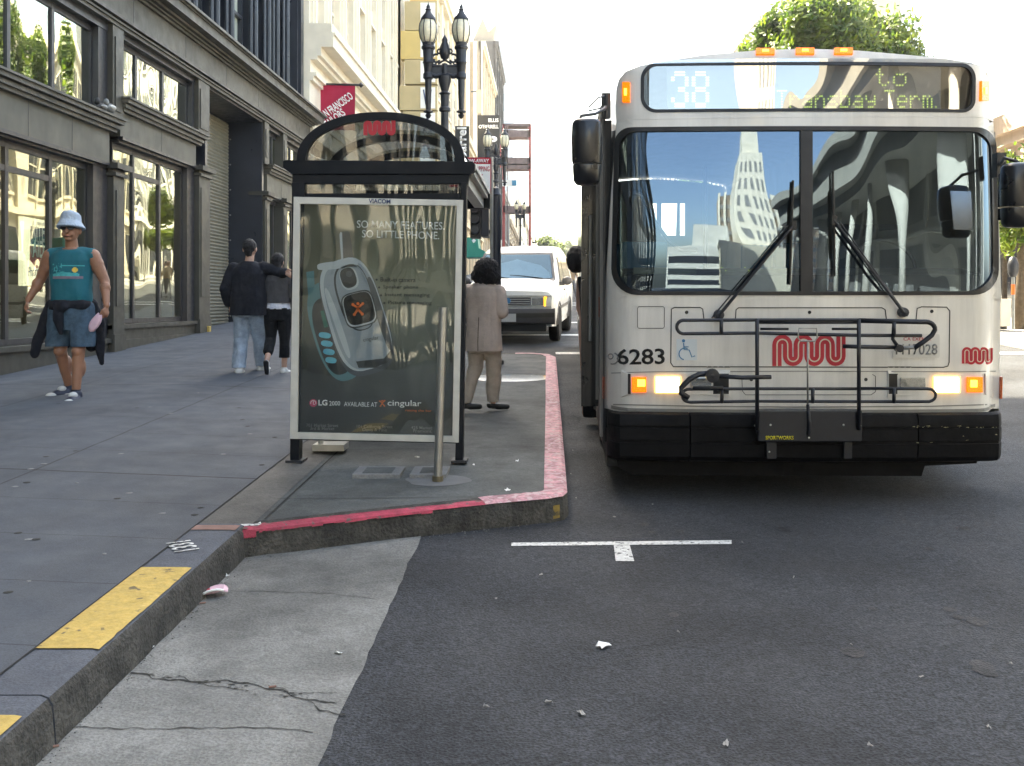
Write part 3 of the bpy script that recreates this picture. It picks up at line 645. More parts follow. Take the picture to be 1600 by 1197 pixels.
# cream building next door (detailed)
Xc=6.22; ya,yb=26.02,42.0
T=thing('cream_building','cream stone building with a deep projecting cornice past the dark store','building',(-Xc,34,G(34)))
def cp(n,m,mat,par=None): return obj(n,m,mat,par or T)
cp('wall',MB().box(-16,-Xc-.35,ya,yb,0,15.5),'cream')
zc=8.9
m=MB()
for pr,a,b in ((.05,-2.5,-2.3),(.10,-2.3,-2.22),(.0,-2.22,-1.5),(.10,-1.5,-1.38),(.18,-1.38,-1.28),(.02,-1.28,-.95),(.2,-.95,-.85),(.62,-.62,-.30),(.68,-.30,-.24),(.58,-.24,0),(.3,-.85,-.62)): m.box(-Xc-.4,-Xc+pr,ya+.02,yb,zc+a,zc+b)
cp('cornice',m,'cream_trim')
ys=[26.1,27.9,30.0,32.1,34.2,36.3,38.4,40.3,41.9]
for i,(a,b) in enumerate(zip(ys,ys[1:])):
    m=MB(); m.box(-Xc-.4,-Xc-.02,a-.02,a+.55,zc,15); m.box(-Xc-.4,-Xc+.06,a+.1,a+.42,zc,15); m.box(-Xc-.4,-Xc+.12,a+.2,a+.32,zc,15); cp('pilaster',m,'cream_trim')
    for z0 in (zc+.05,zc+3.3):
        m=MB(); m.box(-Xc-.36,-Xc-.14,a+.55,b-.02,z0+2.55,z0+3.2); m.box(-Xc-.36,-Xc-.02,a+.52,b,z0+2.5,z0+2.6); m.box(-Xc-.3,-Xc-.2,a+.6,a+.68,z0,z0+2.5); m.box(-Xc-.3,-Xc-.2,b-.1,b-.03,z0,z0+2.5); m.box(-Xc-.3,-Xc-.2,(a+b)/2+.22,(a+b)/2+.28,z0,z0+2.5); m.box(-Xc-.3,-Xc-.18,a+.68,b-.1,z0+1.2,z0+1.28)
        f=cp('window',m,'cream_trim'); cp('pane',MB().box(-Xc-.32,-Xc-.28,a+.6,b-.05,z0,z0+2.55),'window_dark',f)
for i,(a,b) in enumerate(((26.2,28.6),(29,33),(33.6,37.6),(38.2,41.6))):
    m=MB(); m.box(-Xc-.36,-Xc-.1,a,a+.25,1,5.9); m.box(-Xc-.36,-Xc-.1,b-.25,b,1,5.9); m.box(-Xc-.36,-Xc+.1,a-.2,b+.2,5.9,6.2); m.box(-Xc-.36,-Xc,a-.1,b+.1,6.2,6.4)
    f=cp('window',m,'cream_trim'); cp('pane',MB().box(-Xc-.3,-Xc-.25,a+.25,b-.25,1,5.9),'window_dark',f)
# further left side
building('office_building','tall cream office block beyond the yellow blade sign','' or -1,6.2,42.05,70,19.6,'cream',4,9,trim='cream_trim',near=True)
building('brick_building','tan building with ribbed side behind the cream office block',-1,6.2,93,115,26,'tan',6,6,trim='cream')
t=building('corner_building','low cream building standing before the tan one',-1,6.2,70.1,92.9,14,'cream',3,7)
t=thing('ribbed_wall','tan fluted side wall rising over the low cream roof','wall',(-9,92.9,14)); m=MB()
for i in range(10): m.box(-13+i*.68,-13+i*.68+.34,92.7,92.98,14,25.9)
obj('rib',m,'cream_trim',t)
t=building('slim_tower','slim dark stone tower with broken top beyond the tan building',-1,6.1,116,136,32,'dark_stone',7,4,depth=3)
m=MB().prism([(-8.9,117,32),(-6.4,117,32),(-6.0,117,34.2),(-6.9,117,33.4),(-7.6,117,35),(-8.4,117,33.2)],(0,3,0)); obj('finial',m,'tan',t)
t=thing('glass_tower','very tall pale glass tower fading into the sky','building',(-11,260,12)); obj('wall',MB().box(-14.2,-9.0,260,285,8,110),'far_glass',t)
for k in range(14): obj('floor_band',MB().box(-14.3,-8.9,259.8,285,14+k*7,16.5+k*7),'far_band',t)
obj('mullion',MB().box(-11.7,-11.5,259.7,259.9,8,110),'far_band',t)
for (a,b,zz,mm_,lb) in ((136.2,160,17,'grey_stone','grey low block past the slim dark tower'),(160.2,215,15,'tan','tan low block far up the street'),(216,330,24,'beige_lit','beige block at the far end of the street, left side')):
    building('street_building',lb,-1,6.2,a,b,zz,mm_,3,6)
# right side: hidden mostly by the bus, mirrored in the store windows
building('peach_building','low peach wall building on the sunny right corner',1,13,18,44.9,6.75,'peach',1,6,gr=3.2,near=True)
building('street_building','sunlit beige block on the right hidden behind the bus',1,13,45,60,15.3,'beige_lit',2,5,near=True,depth=3)
building('street_building','sunlit white block further up on the right',1,13,60.1,82,19,'white_stone',5,12,near=True,depth=3)
building('street_building','sunlit cream block up the right side past the white one',1,13,82.1,120,17,'beige_lit',5,10)
building('street_building','long stone block far up the right side',1,13,120.1,300,19,'white_stone',6,12)
# behind the camera (seen in the windscreen)
building('street_building','dark bronze block behind the camera on the left',-1,6.3,-60,-4.2,38,'bronze',6,14,z0=-2)  # block out of view, raised taller to cut sky light and deepen near shade
t=building('bank_building','grey modern block with overhanging roof mirrored in the windscreen',1,13.5,-34,4,11,'white_stone',1,9,z0=-1.5,win='grey_stone',trim='white_stone',gr=6)
obj('roof_overhang',MB().box(9.4,14,-36,5,8.6,10.2).box(9.0,14,-36.4,5.4,10.2,10.7).box(9.9,14,-35,4,7.9,8.6),'white_stone',t)
m=MB()
for i in range(9): m.lathe([(.28,-2),(.22,3),(.30,8)],(10.6,-34+i*4.6,0),12)
obj('column',m,'white_stone',t,smooth=True)
building('street_building','cream block closing the street behind the camera',1,5,-120,-75,9,'beige_lit',2,6,z0=-6,depth=14)
t=thing('stone_tower','cream stepped tower behind the camera mirrored in the windscreen','building',(16,-105,-5)); m=MB().box(12,20,-112,-100,-6,34).box(13,19,-111,-101,34,41).box(14.5,17.5,-109,-103,41,47); obj('wall',m,'cream_trim',t)
for i in range(5):
    for j in range(8): obj('window',MB().box(12.7+i*1.5,13.4+i*1.5,-100.05,-99.98,1+j*4,3.6+j*4),'grey_stone',t)
t=thing('pier_building','cream office building with tall vertical piers behind the camera','building',(30,-125,-5)); obj('wall',MB().box(7,52,-140,-125,-6,29),'peach',t)
for i in range(16): obj('pier',MB().box(7+i*3,8.1+i*3,-125,-124,-6,30),'cream_trim',t)
for i in range(7): obj('spandrel',MB().box(7.1,51.9,-125,-124.6,-2+i*4.4,-.6+i*4.4),'grey_stone',t)
t=thing('white_slab','pale low slab building behind the camera mirrored in the windscreen','building',(2,-100,-5)); obj('wall',MB().box(-6,9.5,-112,-96,-6,9).box(-2,9.5,-112,-97,9,15),'white_stone',t)
for i in range(3): obj('window',MB().box(-5.5,9,-95.98,-96.02,-3+i*3.6,-1+i*3.6),'window_dark',t)
# ================= bus shelter =================
ys=6.95
def sp(px,py,o=0): v=P3(px,py,ys); v.y+=o; return v
SH=thing('bus_shelter','black bus shelter with arched glass roof and phone poster on its end','bus shelter',P3(590,722,7.6))
def q4(a,b,c,d,th=.1,y=0):   # px quad extruded back by th
    return MB().prism([sp(*a,y),sp(*b,y),sp(*c,y),sp(*d,y)],(0,th,0))
for (x0,x1,xb0,xb1,n_) in ((456,476,453,467,0),(720,729,711,723,0)):
    obj('post',q4((x0,285),(x1,285),(xb1,722),(xb0,722),.10),'shelter_black',SH,bevel=.004)
    f=q4((xb0-6,719),(xb1+6,719),(xb1+6,723),(xb0-6,723),.16,-.02); obj('foot_plate',f,'lamp_paint',SH)
# rear posts
for px in (458,):
    x=(px-CX)/F*ys; obj('post',MB().box(x,x+.07,8.65,8.75,.3,2.15),'shelter_black',SH)
# top beams
obj('cornice',MB().prism([sp(442,252),sp(446,250),sp(738,252),sp(742,256),sp(742,266),sp(736,272),sp(456,272),sp(442,262)],(0,.08,0)),'shelter_black',SH,bevel=.004)
obj('fascia',q4((456,272.3),(733,272.3),(731,287),(456,287),.06,.012),'shelter_black',SH,bevel=.003)
obj('cross_bar',q4((476,302),(719,302),(719,310),(476,309),.05,.01),'shelter_black',SH)
obj('slot_glass',q4((476,287.2),(719,287.2),(719,302),(476,302),.004,.03),'smoke_glass',SH)
# side gutters (eaves) running back
xl=(444-CX)/F*ys; xr=(742-CX)/F*ys; zt_=H+(CY-252)/F*ys
for sx,x0 in ((1,xr),(-1,xl)):
    m=MB(); m.box(x0-sx*.13,x0,7.04,8.75,zt_-.035,zt_-.003); m.box(x0-sx*.10,x0-sx*.015,7.04,8.72,zt_-.075,zt_-.037); m.box(x0-sx*.13,x0-sx*.05,7.04,8.7,zt_-.16,zt_-.077)
    obj('gutter',m,'alu',SH)
obj('rear_beam',MB().box(xl,xr,8.76,8.84,zt_-.16,zt_-.001),'shelter_black',SH)
# barrel roof ribs + glass
def archpts(px0,px1,pyb,pyt,y,n=28):
    cx_=(px0+px1)/2; a=(px1-px0)/2; b=pyb-pyt; k=(b*b+a*a)/(2*b); cy=pyt+k; th=math.asin(min(1,a/k)); 
    return [sp(cx_-a*math.copysign(abs(math.cos(math.pi*i/n))**.92,math.cos(math.pi*i/n)),pyb-b*math.sin(math.pi*i/n)**.92,y-ys) for i in range(n+1)]
o_=archpts(463,726,253,175,ys); i_=archpts(477,712,253,187,ys)
for yy,nm in ((0,'arch_rib'),(.9,'arch_rib'),(1.78,'arch_rib')):
    rr=[[a+Vector((0,yy,0)),b+Vector((0,yy,0)),b+Vector((0,yy+.05,0)),a+Vector((0,yy+.05,0))] for a,b in zip(o_,i_ if yy==0 else [p*.0+q+(q-p)*-.0 for p,q in zip(o_,i_)])]
    obj(nm,MB().rings(rr),'shelter_black',SH,sharp=50)
m=MB(); m.add([p+Vector((0,.02,0)) for p in i_],[tuple(range(len(i_)))]); eg=obj('end_glass',m,'smoke_glass',SH)
mk_=[p+(q-p)*.25 for p,q in zip(o_,i_)]
m=MB(); m.rings([[p+Vector((0,yy,0)) for p in mk_] for yy in (.05,1.78)],cap=False,closed=False); obj('roof_glass',m,'smoke_glass',SH,smooth=True)
# snake logo
def worm(mpt,x0,y0,x1,y1,nrm,col,name,parent,inline='ink_white',th=.002,il=.07):
    n=6; p=(x1-x0)/(n+.72); w=p*.86; r=p/2; pts=[]; cx0=x0+.36*p
    yt=y0+r+w/2*abs((y1-y0)/abs(y1-y0))*1; 
    yt=y0+(r+w/2); yb_=y1-(r+w/2)
    pts.append((cx0,y1))
    for k in range(n):
        c=cx0+p*(k+.5)
        if k%2==0: pts+=[(c-r*math.cos(a),yt-r*math.sin(a)) for a in [math.pi*i/10 for i in range(11)]]
        else: pts+=[(c-r*math.cos(a),yb_+r*math.sin(a)) for a in [math.pi*i/10 for i in range(11)]]
    pts.append((cx0+n*p,y0))
    P=[mpt(a,b) for a,b in pts]; sc=(mpt(x1,y0)-mpt(x0,y0)).length/(x1-x0)
    o=obj(name,MB().ribbon(P,w*sc,nrm,th),col,parent)
    if inline:
        Q=[Vector(q_)+Vector(nrm).normalized()*th*1.2 for q_ in P]; obj('inline',MB().ribbon(Q,il*w*2*sc,nrm,th*.6),inline,o)
    return o
worm(lambda a,b: sp(a,b,.012),568,188,617,211,(0,-1,0),'logo_red','transit_logo',eg,inline=None)
# poster case
def frame4(o,i,th,y=0):
    m=MB(); 
    for k in range(4):
        j=(k+1)%4; m.prism([sp(*o[k],y),sp(*o[j],y),sp(*i[j],y),sp(*i[k],y)],(0,th,0))
    return m
O=[(460,308),(724,313),(717,691),(454,685)]; I=[(470,319),(714,322),(707,681),(466,675)]
PF=obj('poster_frame',frame4(O,I,.05,-.022),'alu',SH,bevel=.002)
obj('case_back',q4((457,305),(727,311),(719,694),(452,688),.05,.03),'shelter_black',SH)
m=MB().add([sp(*p,.012) for p in ((468,317),(716,320),(709,683),(464,677))],[(0,1,2,3)]); PO=obj('poster',m,'poster_print',SH)
obj('poster_glass',MB().prism([sp(*p,-.012) for p in ((470,319),(714,322),(707,681),(466,675))],(0,.004,0)),'poster_glass',SH)
def pt(s,a,b,h,mat,**k): return text(s,sp(*a,.010),sp(*b,.010),(0,0,1),mat,'lettering',PO,h=h/F*ys,th=.001,**k)
pt('VIACOM',(577,318),(611,319),7,'ink_navy',bold=.03).location.y=-.036
pt('SO MANY FEATURES.',(557,356),(694,359),12,'ink_white',bold=.008)
pt('SO LITTLE PHONE.',(565,371),(686,374),12,'ink_white',bold=.008)
for i,(s,x0,x1) in enumerate((('Built-in camera',594,649),('Speaker phone',598,653),('Instant messaging',601,671),('Picture messaging',606,674))):
    pt(s,(x0,440+i*12.2),(x1,441+i*12.2),7,'ink_black',bold=.004); m=MB().lathe([(0,-.0015),(.008,-.0015),(.008,.0)],sp(x0-6,437+i*12.2,.011),8,'y'); obj('bullet',m,'ink_black',PO)
pt('LG',(497,634),(511,634),9,'ink_white',bold=.03); pt('2000',(514,634),(531,634),7,'ink_white'); pt('AVAILABLE AT',(537,635),(589,636),7,'ink_white')
pt('cingular',(605,637),(658,638),12,'ink_white',bold=.01); pt('raising the bar',(633,644),(674,645),4.5,'ink_orange')
for s,a,b,y0 in (('701 Market Street',478,528,667),('3rd & Market',484,522,672),('101 California Street',557,613,669),('Davis & Pine',566,604,674),('425 Market',642,675,671),('Fremont',645,674,676)): pt(s,(a,y0),(b,y0+.6),5,'ink_grey',bold=.01)
m=MB().lathe([(0,-.0015),(.027,-.0015),(.027,.0)],sp(489,630,.011),20,'y'); lg=obj('round_emblem',m,'ink_pink',PO)
obj('emblem_line',MB().ribbon([sp(*p,.009) for p in arc((489,630),4,-200,20,12)],.004,(0,-1,0),.001).ribbon([sp(489,627,.009),sp(489,632,.009),sp(492,632,.009)],.004,(0,-1,0),.001),'ink_white',lg)
def jack(cx,cy,s,mat,par):
    m=MB(); z=.0065
    for a,b in (((0,-.1),(.75,-.75)),((0,-.1),(-.8,-.6)),((0,.1),(.7,.9)),((0,.1),(-.55,.95)),((0,-.3),(0,.3))): m.ribbon([sp(cx+a[0]*s,cy+a[1]*s,z),sp(cx+b[0]*s,cy+b[1]*s,z)],s*.34/F*ys,(0,-1,0),.001)
    for a in ((0,-.75),(.75,-.75),(-.8,-.6),(.7,.9),(-.55,.95)): m.lathe([(0,-.0015),(s*.24/F*ys,-.0015),(s*.24/F*ys,0)],sp(cx+a[0]*s,cy+a[1]*s,z),10,'y')
    return obj('jack_emblem',m,mat,par)
jack(597,630,5,'ink_orange',PO)
def blobpoly(c,a,b,rot,n=40,e=2.6,skew=0):
    out=[]
    for i in range(n):
        t=2*math.pi*i/n; x=a*abs(math.cos(t))**(2/e)*(1 if math.cos(t)>0 else -1); y=b*abs(math.sin(t))**(2/e)*(1 if math.sin(t)>0 else -1)
        x*=1+skew*y/b; r=R(rot); out.append((c[0]+x*math.cos(r)-y*math.sin(r),c[1]+x*math.sin(r)+y*math.cos(r)))
    return out
def pp(name,pts,mat,z,par=None): return obj(name,MB().add([sp(a,b,z) for a,b in pts],[tuple(range(len(pts)))]),mat,par or PH)
PH=obj('printed_phone',MB().add([sp(a,b,.0105) for a,b in blobpoly((524,517),36,80,-14,skew=-.10)],[tuple(range(40))]),'phone_teal',PO)
pp('phone_side',[(478,425),(490,423),(492,470),(505,540),(498,545),(484,500)],'phone_teal',.0102)
pp('antenna',[(530,366),(532,362),(543,361),(546,364),(553,408),(533,410)],'phone_dark',.0100); pp('antenna',[(530,366),(532,362),(534,364),(536,410),(533,410)],'phone_edge',.0098)
pp('keypad',blobpoly((519,525),25,62,-14,skew=-.1),'phone_dark',.0098)
pp('screen_edge',[(500,486),(513,484),(518,510),(506,512)],'phone_green',.0094)
for i in range(4):
    pp('key',blobpoly((507+3.2*i,524+13.0*i),9.5-i*.2,4.6,8,20),'phone_key',.0092)
    if i>1: pp('key',blobpoly((533+5*(i-2),549+12*(i-2)),7,4.2,8,20),'phone_key',.0092)
pp('flip_rim',blobpoly((556,496),46,92,-17,e=3.4,skew=.03),'phone_shadow',.0090); pp('flip_rim',blobpoly((555,491),44.5,89,-17,e=3.3,skew=.03),'phone_edge',.0088); pp('flip',blobpoly((557,492.5),41,85,-17,e=3.3,skew=.03),'phone_silver',.0086)
pp('flip_sheen',blobpoly((527,505),5,58,-19),'phone_edge',.0084); pp('flip_shade',blobpoly((593,490),6,60,-17),'phone_shadow',.0083); pp('hinge_bar',blobpoly((527,414),32,6,-6,30,4),'phone_edge',.0080)
pp('flip_inset',blobpoly((554,464),27,54,-16,skew=-.05),'phone_dark',.0082); pp('flip_inset',blobpoly((555,464),25,52,-16,skew=-.05),'phone_silver',.0080)
pp('camera_pod',blobpoly((545,435),14,18,-18),'phone_edge',.0078); pp('camera_pod',blobpoly((544,434),12,16,-18),'phone_dark',.0076)
pp('lens',blobpoly((545,428),5,5,0,20,2),'phone_shadow',.0074)
pp('display_rim',blobpoly((561,483),26,28,-14,30,4),'phone_shadow',.0075); pp('display',blobpoly((561,483),24,26,-14,30,4),'phone_edge',.0074); pp('display_rim',blobpoly((561,483),26,28,-14,30,4),'phone_shadow',.0075); pp('display',blobpoly((561,482),22.5,24.5,-14,30,4),'ink_black',.0072)
pp('lower_lip',[(556,565),(600,560),(612,545),(613,552),(606,566),(585,575),(560,575)],'phone_dark',.0076)
jack(559,482,10,'ink_orange',PH); text('cingular',sp(568,536,.006),sp(592,532,.006),(0,0,1),'phone_dark','lettering',PH,h=8/F*ys,th=.001)
# bench
obj('bench',MB().box(-1.75,-.9,7.9,8.25,G(8)+.57,G(8)+.62).box(-1.65,-1.6,8.0,8.1,G(8)+.1,G(8)+.57).box(-1.05,-1.0,8.0,8.1,G(8)+.1,G(8)+.57),'lamp_paint',SH)
bx=P3(520,697,7.35); obj('bench_foot',MB().box(bx.x-.14,bx.x+.09,7.3,7.5,bx.z-.03,bx.z+.015).tube([(bx.x-.1,7.4,bx.z+.01),(bx.x-.1,7.4,bx.z+.3)],.02),'alu',SH)
# bare steel pole
b=Vector((pc[0],pc[1],G(pc[1])+.15)); tp=P3(692,480,pc[1])
PL=thing('steel_pole','bare galvanised steel pole standing in front of the shelter poster','pole',b)
obj('shaft',MB().tube([b,tp],.0275,16),'steel',PL,smooth=True).data.set_sharp_from_angle(angle=R(40)); obj('base_ring',MB().tube([b+Vector((0,0,.0)),b+Vector((0,0,.035))],.036,16),mk('base_rust',(.12,.10,.06),.8,.4,20),PL)
# ================= street lamps =================
def lamp(px,y,label):
    x=(px-CX)/F*y; z=walk(x,y) if x<-1.6 else G(y)+.17
    L=thing('street_lamp',label,'street lamp',(0,0,0),'twin lantern street lamps on the left kerb',local=True)
    pr=[(.26,0),(.26,.12),(.20,.16),(.20,.55),(.24,.6),(.16,.7),(.12,.95),(.13,1.0),(.10,1.05),(.078,2.9),(.066,4.05),(.10,4.07),(.10,4.12),(.07,4.15),(.075,4.35),(.10,4.38),(.06,4.42),(.085,4.5),(.11,4.6),(.11,4.68),(.055,4.72),(.05,4.9),(0,4.92)]
    obj('post',MB().lathe(pr,(0,0,0),14),'lamp_paint',L,sharp=35)
    hs=.29
    m=MB(); m.tube([(-hs,0,4.72),(-.15,0,4.68),(0,0,4.72),(.15,0,4.68),(hs,0,4.72)],.045,8); m.tube([(-hs,0,4.86),(0,0,4.86),(hs,0,4.86)],.03,8); m.box(-hs,hs,-.02,.02,4.7,4.86)
    obj('cross_arm',m,'lamp_paint',L,sharp=40)
    m=MB(); m.lathe([(.0,4.95),(.07,5.0),(.10,5.1),(.085,5.2),(.05,5.28),(.055,5.32),(0,5.42)],(0,0,0),10)
    for s in (-1,1):
        m.tube([(s*(.05+a*1.0),0,b) for a,b in arc((.10,5.0),.07,-150,120,10)],.02,6); m.tube([(s*(.02+a),0,b) for a,b in arc((.07,5.12),.04,-120,120,8)],.016,6); m.tube([(s*(a+.02),0,b) for a,b in arc((.17,4.93),.045,-180,120,8)],.016,6)
    m.tube([(-.12,0,4.9),(0,0,4.97),(.12,0,4.9)],.02,6); obj('scroll_finial',m,'lamp_paint',L,sharp=40)
    for s in (-1,1):
        c=(s*hs,0,0)
        hd=obj('lantern_stem',MB().lathe([(0,3.93),(.03,3.95),(.055,4.0),(.03,4.03),(.085,4.05),(.085,4.07),(.045,4.09),(.055,4.4),(.06,4.62),(.09,4.65),(.09,4.72),(.07,4.75),(.085,4.9),(.10,4.92),(.085,4.96),(.095,5.14),(.12,5.17),(.12,5.2),(.10,5.22),(.105,5.27),(0,5.27)],c,14),'lamp_paint',L,sharp=35)
        obj('lantern_glass',MB().lathe([(.10,5.27),(.14,5.35),(.162,5.47),(.155,5.58),(.12,5.66),(0,5.67)],c,20),'lamp_glass',L,smooth=True)
        m=MB(); m.lathe([(.12,5.66),(.135,5.67),(.13,5.7),(.06,5.79),(.04,5.84),(.055,5.85),(.03,5.88),(.035,5.9),(.01,5.95),(0,6.0)],c,12)
        for k in range(8):
            a=R(k*45+22); m.tube([(c[0]+r*math.cos(a),r*math.sin(a),z_) for r,z_ in ((.105,5.27),(.145,5.35),(.167,5.47),(.16,5.58),(.125,5.66))],.0085,5)
        obj('lantern_cage',m,'lamp_paint',L,sharp=40)
    L.location=(x,y,z); return L,z
L1,z1=lamp(696,16.6,'nearest twin lantern street lamp, rising behind the shelter roof')
# scale so that the top lands on the photographed row
def fit(L,px,y,toppy):
    x=(px-CX)/F*y; z=G(y)+.17; top=H+(CY-toppy)/F*y; s=(top-z)/6.0; L.location=(x,y,z); L.scale=(s,s,s)
fit(L1,695,16.6,2)
for px,y,tp_,lb in ((775,32,196,'second twin lantern street lamp, in front of the scaffold'),(813,60,312,'third twin lantern street lamp, seen through the scaffold'),(834,118,368,'farthest twin lantern street lamp, tiny beside the distant tree')):
    c=copytree(L1,(0,0,0),lb); fit(c,px,y,tp_)
c=copytree(L1,(8.8,45,G(45)),'twin lantern street lamp on the right sidewalk behind the bus')
# ================= signs =================
def rsign(name,label,cat,c,w,h,mat,th=.01,round_=.03,group=None):
    t=thing(name,label,cat,c,group); p=rrect(c[0]-w/2,c[2]-h/2,c[0]+w/2,c[2]+h/2,round_)
    return t,obj('panel',MB().prism([(a,c[1],b) for a,b in p],(0,th,0)),mat,t)
# tow-away sign
y=12.6; a=P3(722,246,y); b=P3(767,300,y); t=thing('parking_sign','white no stopping sign with red tow-away band behind the shelter eave','sign',((a.x+b.x)/2,y,b.z))
def yy(px,py,yo=0): v=P3(px,py,y); v.y+=yo; return v
cz=(CY-246)/F*y+H
pn=obj('panel',MB().prism([(u,y,v) for u,v in rrect(a.x,b.z,b.x,a.z,.03)],(0,.006,0)),'sign_red',t)
obj('white_face',MB().prism([yy(723,256.5,-.002),yy(766,256.5,-.002),yy(766,298.6,-.002),yy(723,298.6,-.002)],(0,.001,0)),'sign_white',pn)
for s,x0,x1,py,h,mm_ in (('TOW-AWAY',725,764,254.5,6,'ink_white'),('NO STOPPING',725,765,268,8,'sign_red'),('ANY',735,755,280,8,'sign_red'),('TIME',733,758,292,8,'sign_red')): text(s,yy(x0,py,-.004),yy(x1,py,-.004),(0,0,1),mm_,'lettering',pn,h=h/F*y,bold=.02,th=.001)
pst=P3(771,246,12.7); obj('post',MB().tube([(pst.x-.02,12.66,pst.z),(pst.x-.02,12.66,G(12.66)+.15)],.022,8).box(b.x-.03,pst.x,12.64,12.66,a.z-.12,a.z-.09),'steel',t)
# signal pole at the bulb end
y=13.5; bse=P3(775,0,y); zz=G(y)+.15; top=P3(775,300,y).z
t=thing('signal_pole','dark traffic signal pole with round cap in front of the white van','signal pole',(bse.x,y,zz))
obj('shaft',MB().lathe([(.11,0),(.11,.05),(.075,.08),(.07,1.2),(.062,top-zz-.05),(.075,top-zz-.04),(.05,top-zz),(.045,top-zz+.05),(0,top-zz+.08)],(bse.x,y,zz),14),'lamp_paint',t,sharp=35)
g=P3(752,312,y); g2=P3(764,370,y); hd=obj('signal_head',MB().box(g.x,g2.x,y-.05,y+.3,g2.z,g.z).box(g.x+.1,g2.x+.06,y+.05,y+.15,g.z-.1,g.z-.05).box(g.x+.1,g2.x+.06,y+.05,y+.15,g2.z+.05,g2.z+.1),'lamp_paint',t,bevel=.01)
g=P3(735,330,y); g2=P3(751,372,y)
m=MB(); m.box(g.x,g2.x,y,y+.2,g2.z,g.z+.1)
for i in range(3): m.lathe([(.055,-.12),(.06,0)],(g.x-.0+.07,y,g.z+.02-i*.14),10,'y')
obj('signal_head',m,'lamp_paint',t)
# shop blade signs, banner
y=27.2; p0=P3(500,132,y); BN=thing('banner','dark red cloth banner hung from a rod beside the cream building','banner',P3(528,215,y))
def bb(px,py,o=0): v=P3(px,py,y); v.y+=o; return v
rows=[]; 
for j in range(10):
    t_=j/9; rows.append([bb(501+(555-501)*i/10,131+(204-131)*t_*(1)+ .8*math.sin(i*.7),.05*math.sin(i*1.1)*t_) for i in range(11)])
m=MB().rings(rows,cap=False,closed=False); obj('cloth',m,'banner_red',BN,smooth=True)
obj('rod',MB().tube([bb(490,131),bb(562,133)],.03,8).lathe([(0,-.08),(.08,0),(0,.08)],bb(564,133),8),'lamp_paint',BN)
text('SAN FRANCISCO',bb(505,190,-.10),bb(554,155,-.10),(0,0,1),'ink_white','lettering',BN,h=.23,bold=.02)
text('TAILORS',bb(513,203,-.10),bb(542,180,-.10),(0,0,1),'ink_white','lettering',BN,h=.23,bold=.02)
y=41.0; t=thing('blade_sign','stack of cream and white lettered light boxes jutting from the wall','sign',P3(655,215,y))
for i,(a_,b_,x0,s) in enumerate(((-8,2,640,''),(2,47,632,''),(48,92,626,''),(93,131,632,''),(134,172,624,'W'),(174,214,630,'A'),(216,256,626,'R'))):
    pb=obj('light_box',MB().prism([bb(x0,a_),bb(683,a_),bb(683,b_),bb(x0,b_)],(0,.5,0)),'sign_yellow' if i in (0,2) else 'sign_tan',t)
    obj('face',MB().prism([bb(657,a_+2.5,-.03),bb(680,a_+2.5,-.03),bb(680,b_-2.5,-.03),bb(657,b_-2.5,-.03)],(0,.029,0)),'sign_white',pb)
    if s: text(s,bb(661,b_-8,-.05),bb(675,b_-8,-.05),(0,0,1),'ink_navy','lettering',pb,h=.62,bold=.03)
y=41.5
y=52; t=thing('blade_sign','black vertical shop sign with white lettering beyond the first lamp','sign',P3(722,262,y))
pn=obj('panel',MB().prism([bb(711,197),bb(733,197),bb(733,300),bb(711,300)],(0,.2,0)),'ink_black',t)
text('barrel',bb(729,247,-.02),bb(729,199,-.02),(-1,0,0),'ink_white','lettering',pn,h=15/F*y,bold=.03)
y=75; t=thing('garage_sign','black street sign with white street names beside the second lamp','sign',P3(763,230,y))
pn=obj('panel',MB().prism([bb(746,180),bb(781,180),bb(781,262),bb(746,262)],(0,.3,0)),'ink_black',t)
text('ELLIS',bb(763,191,-.03),bb(779,191,-.03),(0,0,1),'ink_white','lettering',pn,h=6/F*y,bold=.03); text("O'FARRELL",bb(748,201,-.03),bb(779,201,-.03),(0,0,1),'ink_white','lettering',pn,h=6/F*y,bold=.03)
text('P',bb(764,228,-.03),bb(777,228,-.03),(0,0,1),'ink_white','lettering',pn,h=15/F*y,bold=.05)
y=22; t=thing('awning','small green shop awning with white diamond behind the shelter','awning',P3(742,400,y))
obj('cloth',MB().prism([bb(727,371),bb(746,371),bb(748,388),bb(757,392),bb(759,402),bb(727,402)],(0,.8,0)),'green_sign',t); obj('diamond_emblem',MB().prism([bb(737,376,-.01),bb(740,373,-.01),bb(744,376,-.01),bb(740,380,-.01)],(0,.006,0)),'ink_white',t)
y=34; t=thing('street_name_sign','white and blue street name sign on the second lamp','sign',P3(797,290,y)); obj('panel',MB().prism([bb(785,281),bb(808,281),bb(808,291),bb(785,291)],(0,.03,0)),'sign_white',t); obj('end_panel',MB().prism([bb(800,282,-.02),bb(807,282,-.02),bb(807,290,-.02),bb(800,290,-.02)],(0,.015,0)),'blue_sign',t)
text('LEARY',bb(786,289,-.03),bb(799,289,-.03),(0,0,1),'ink_grey','lettering',t,h=6/F*y) if False else None
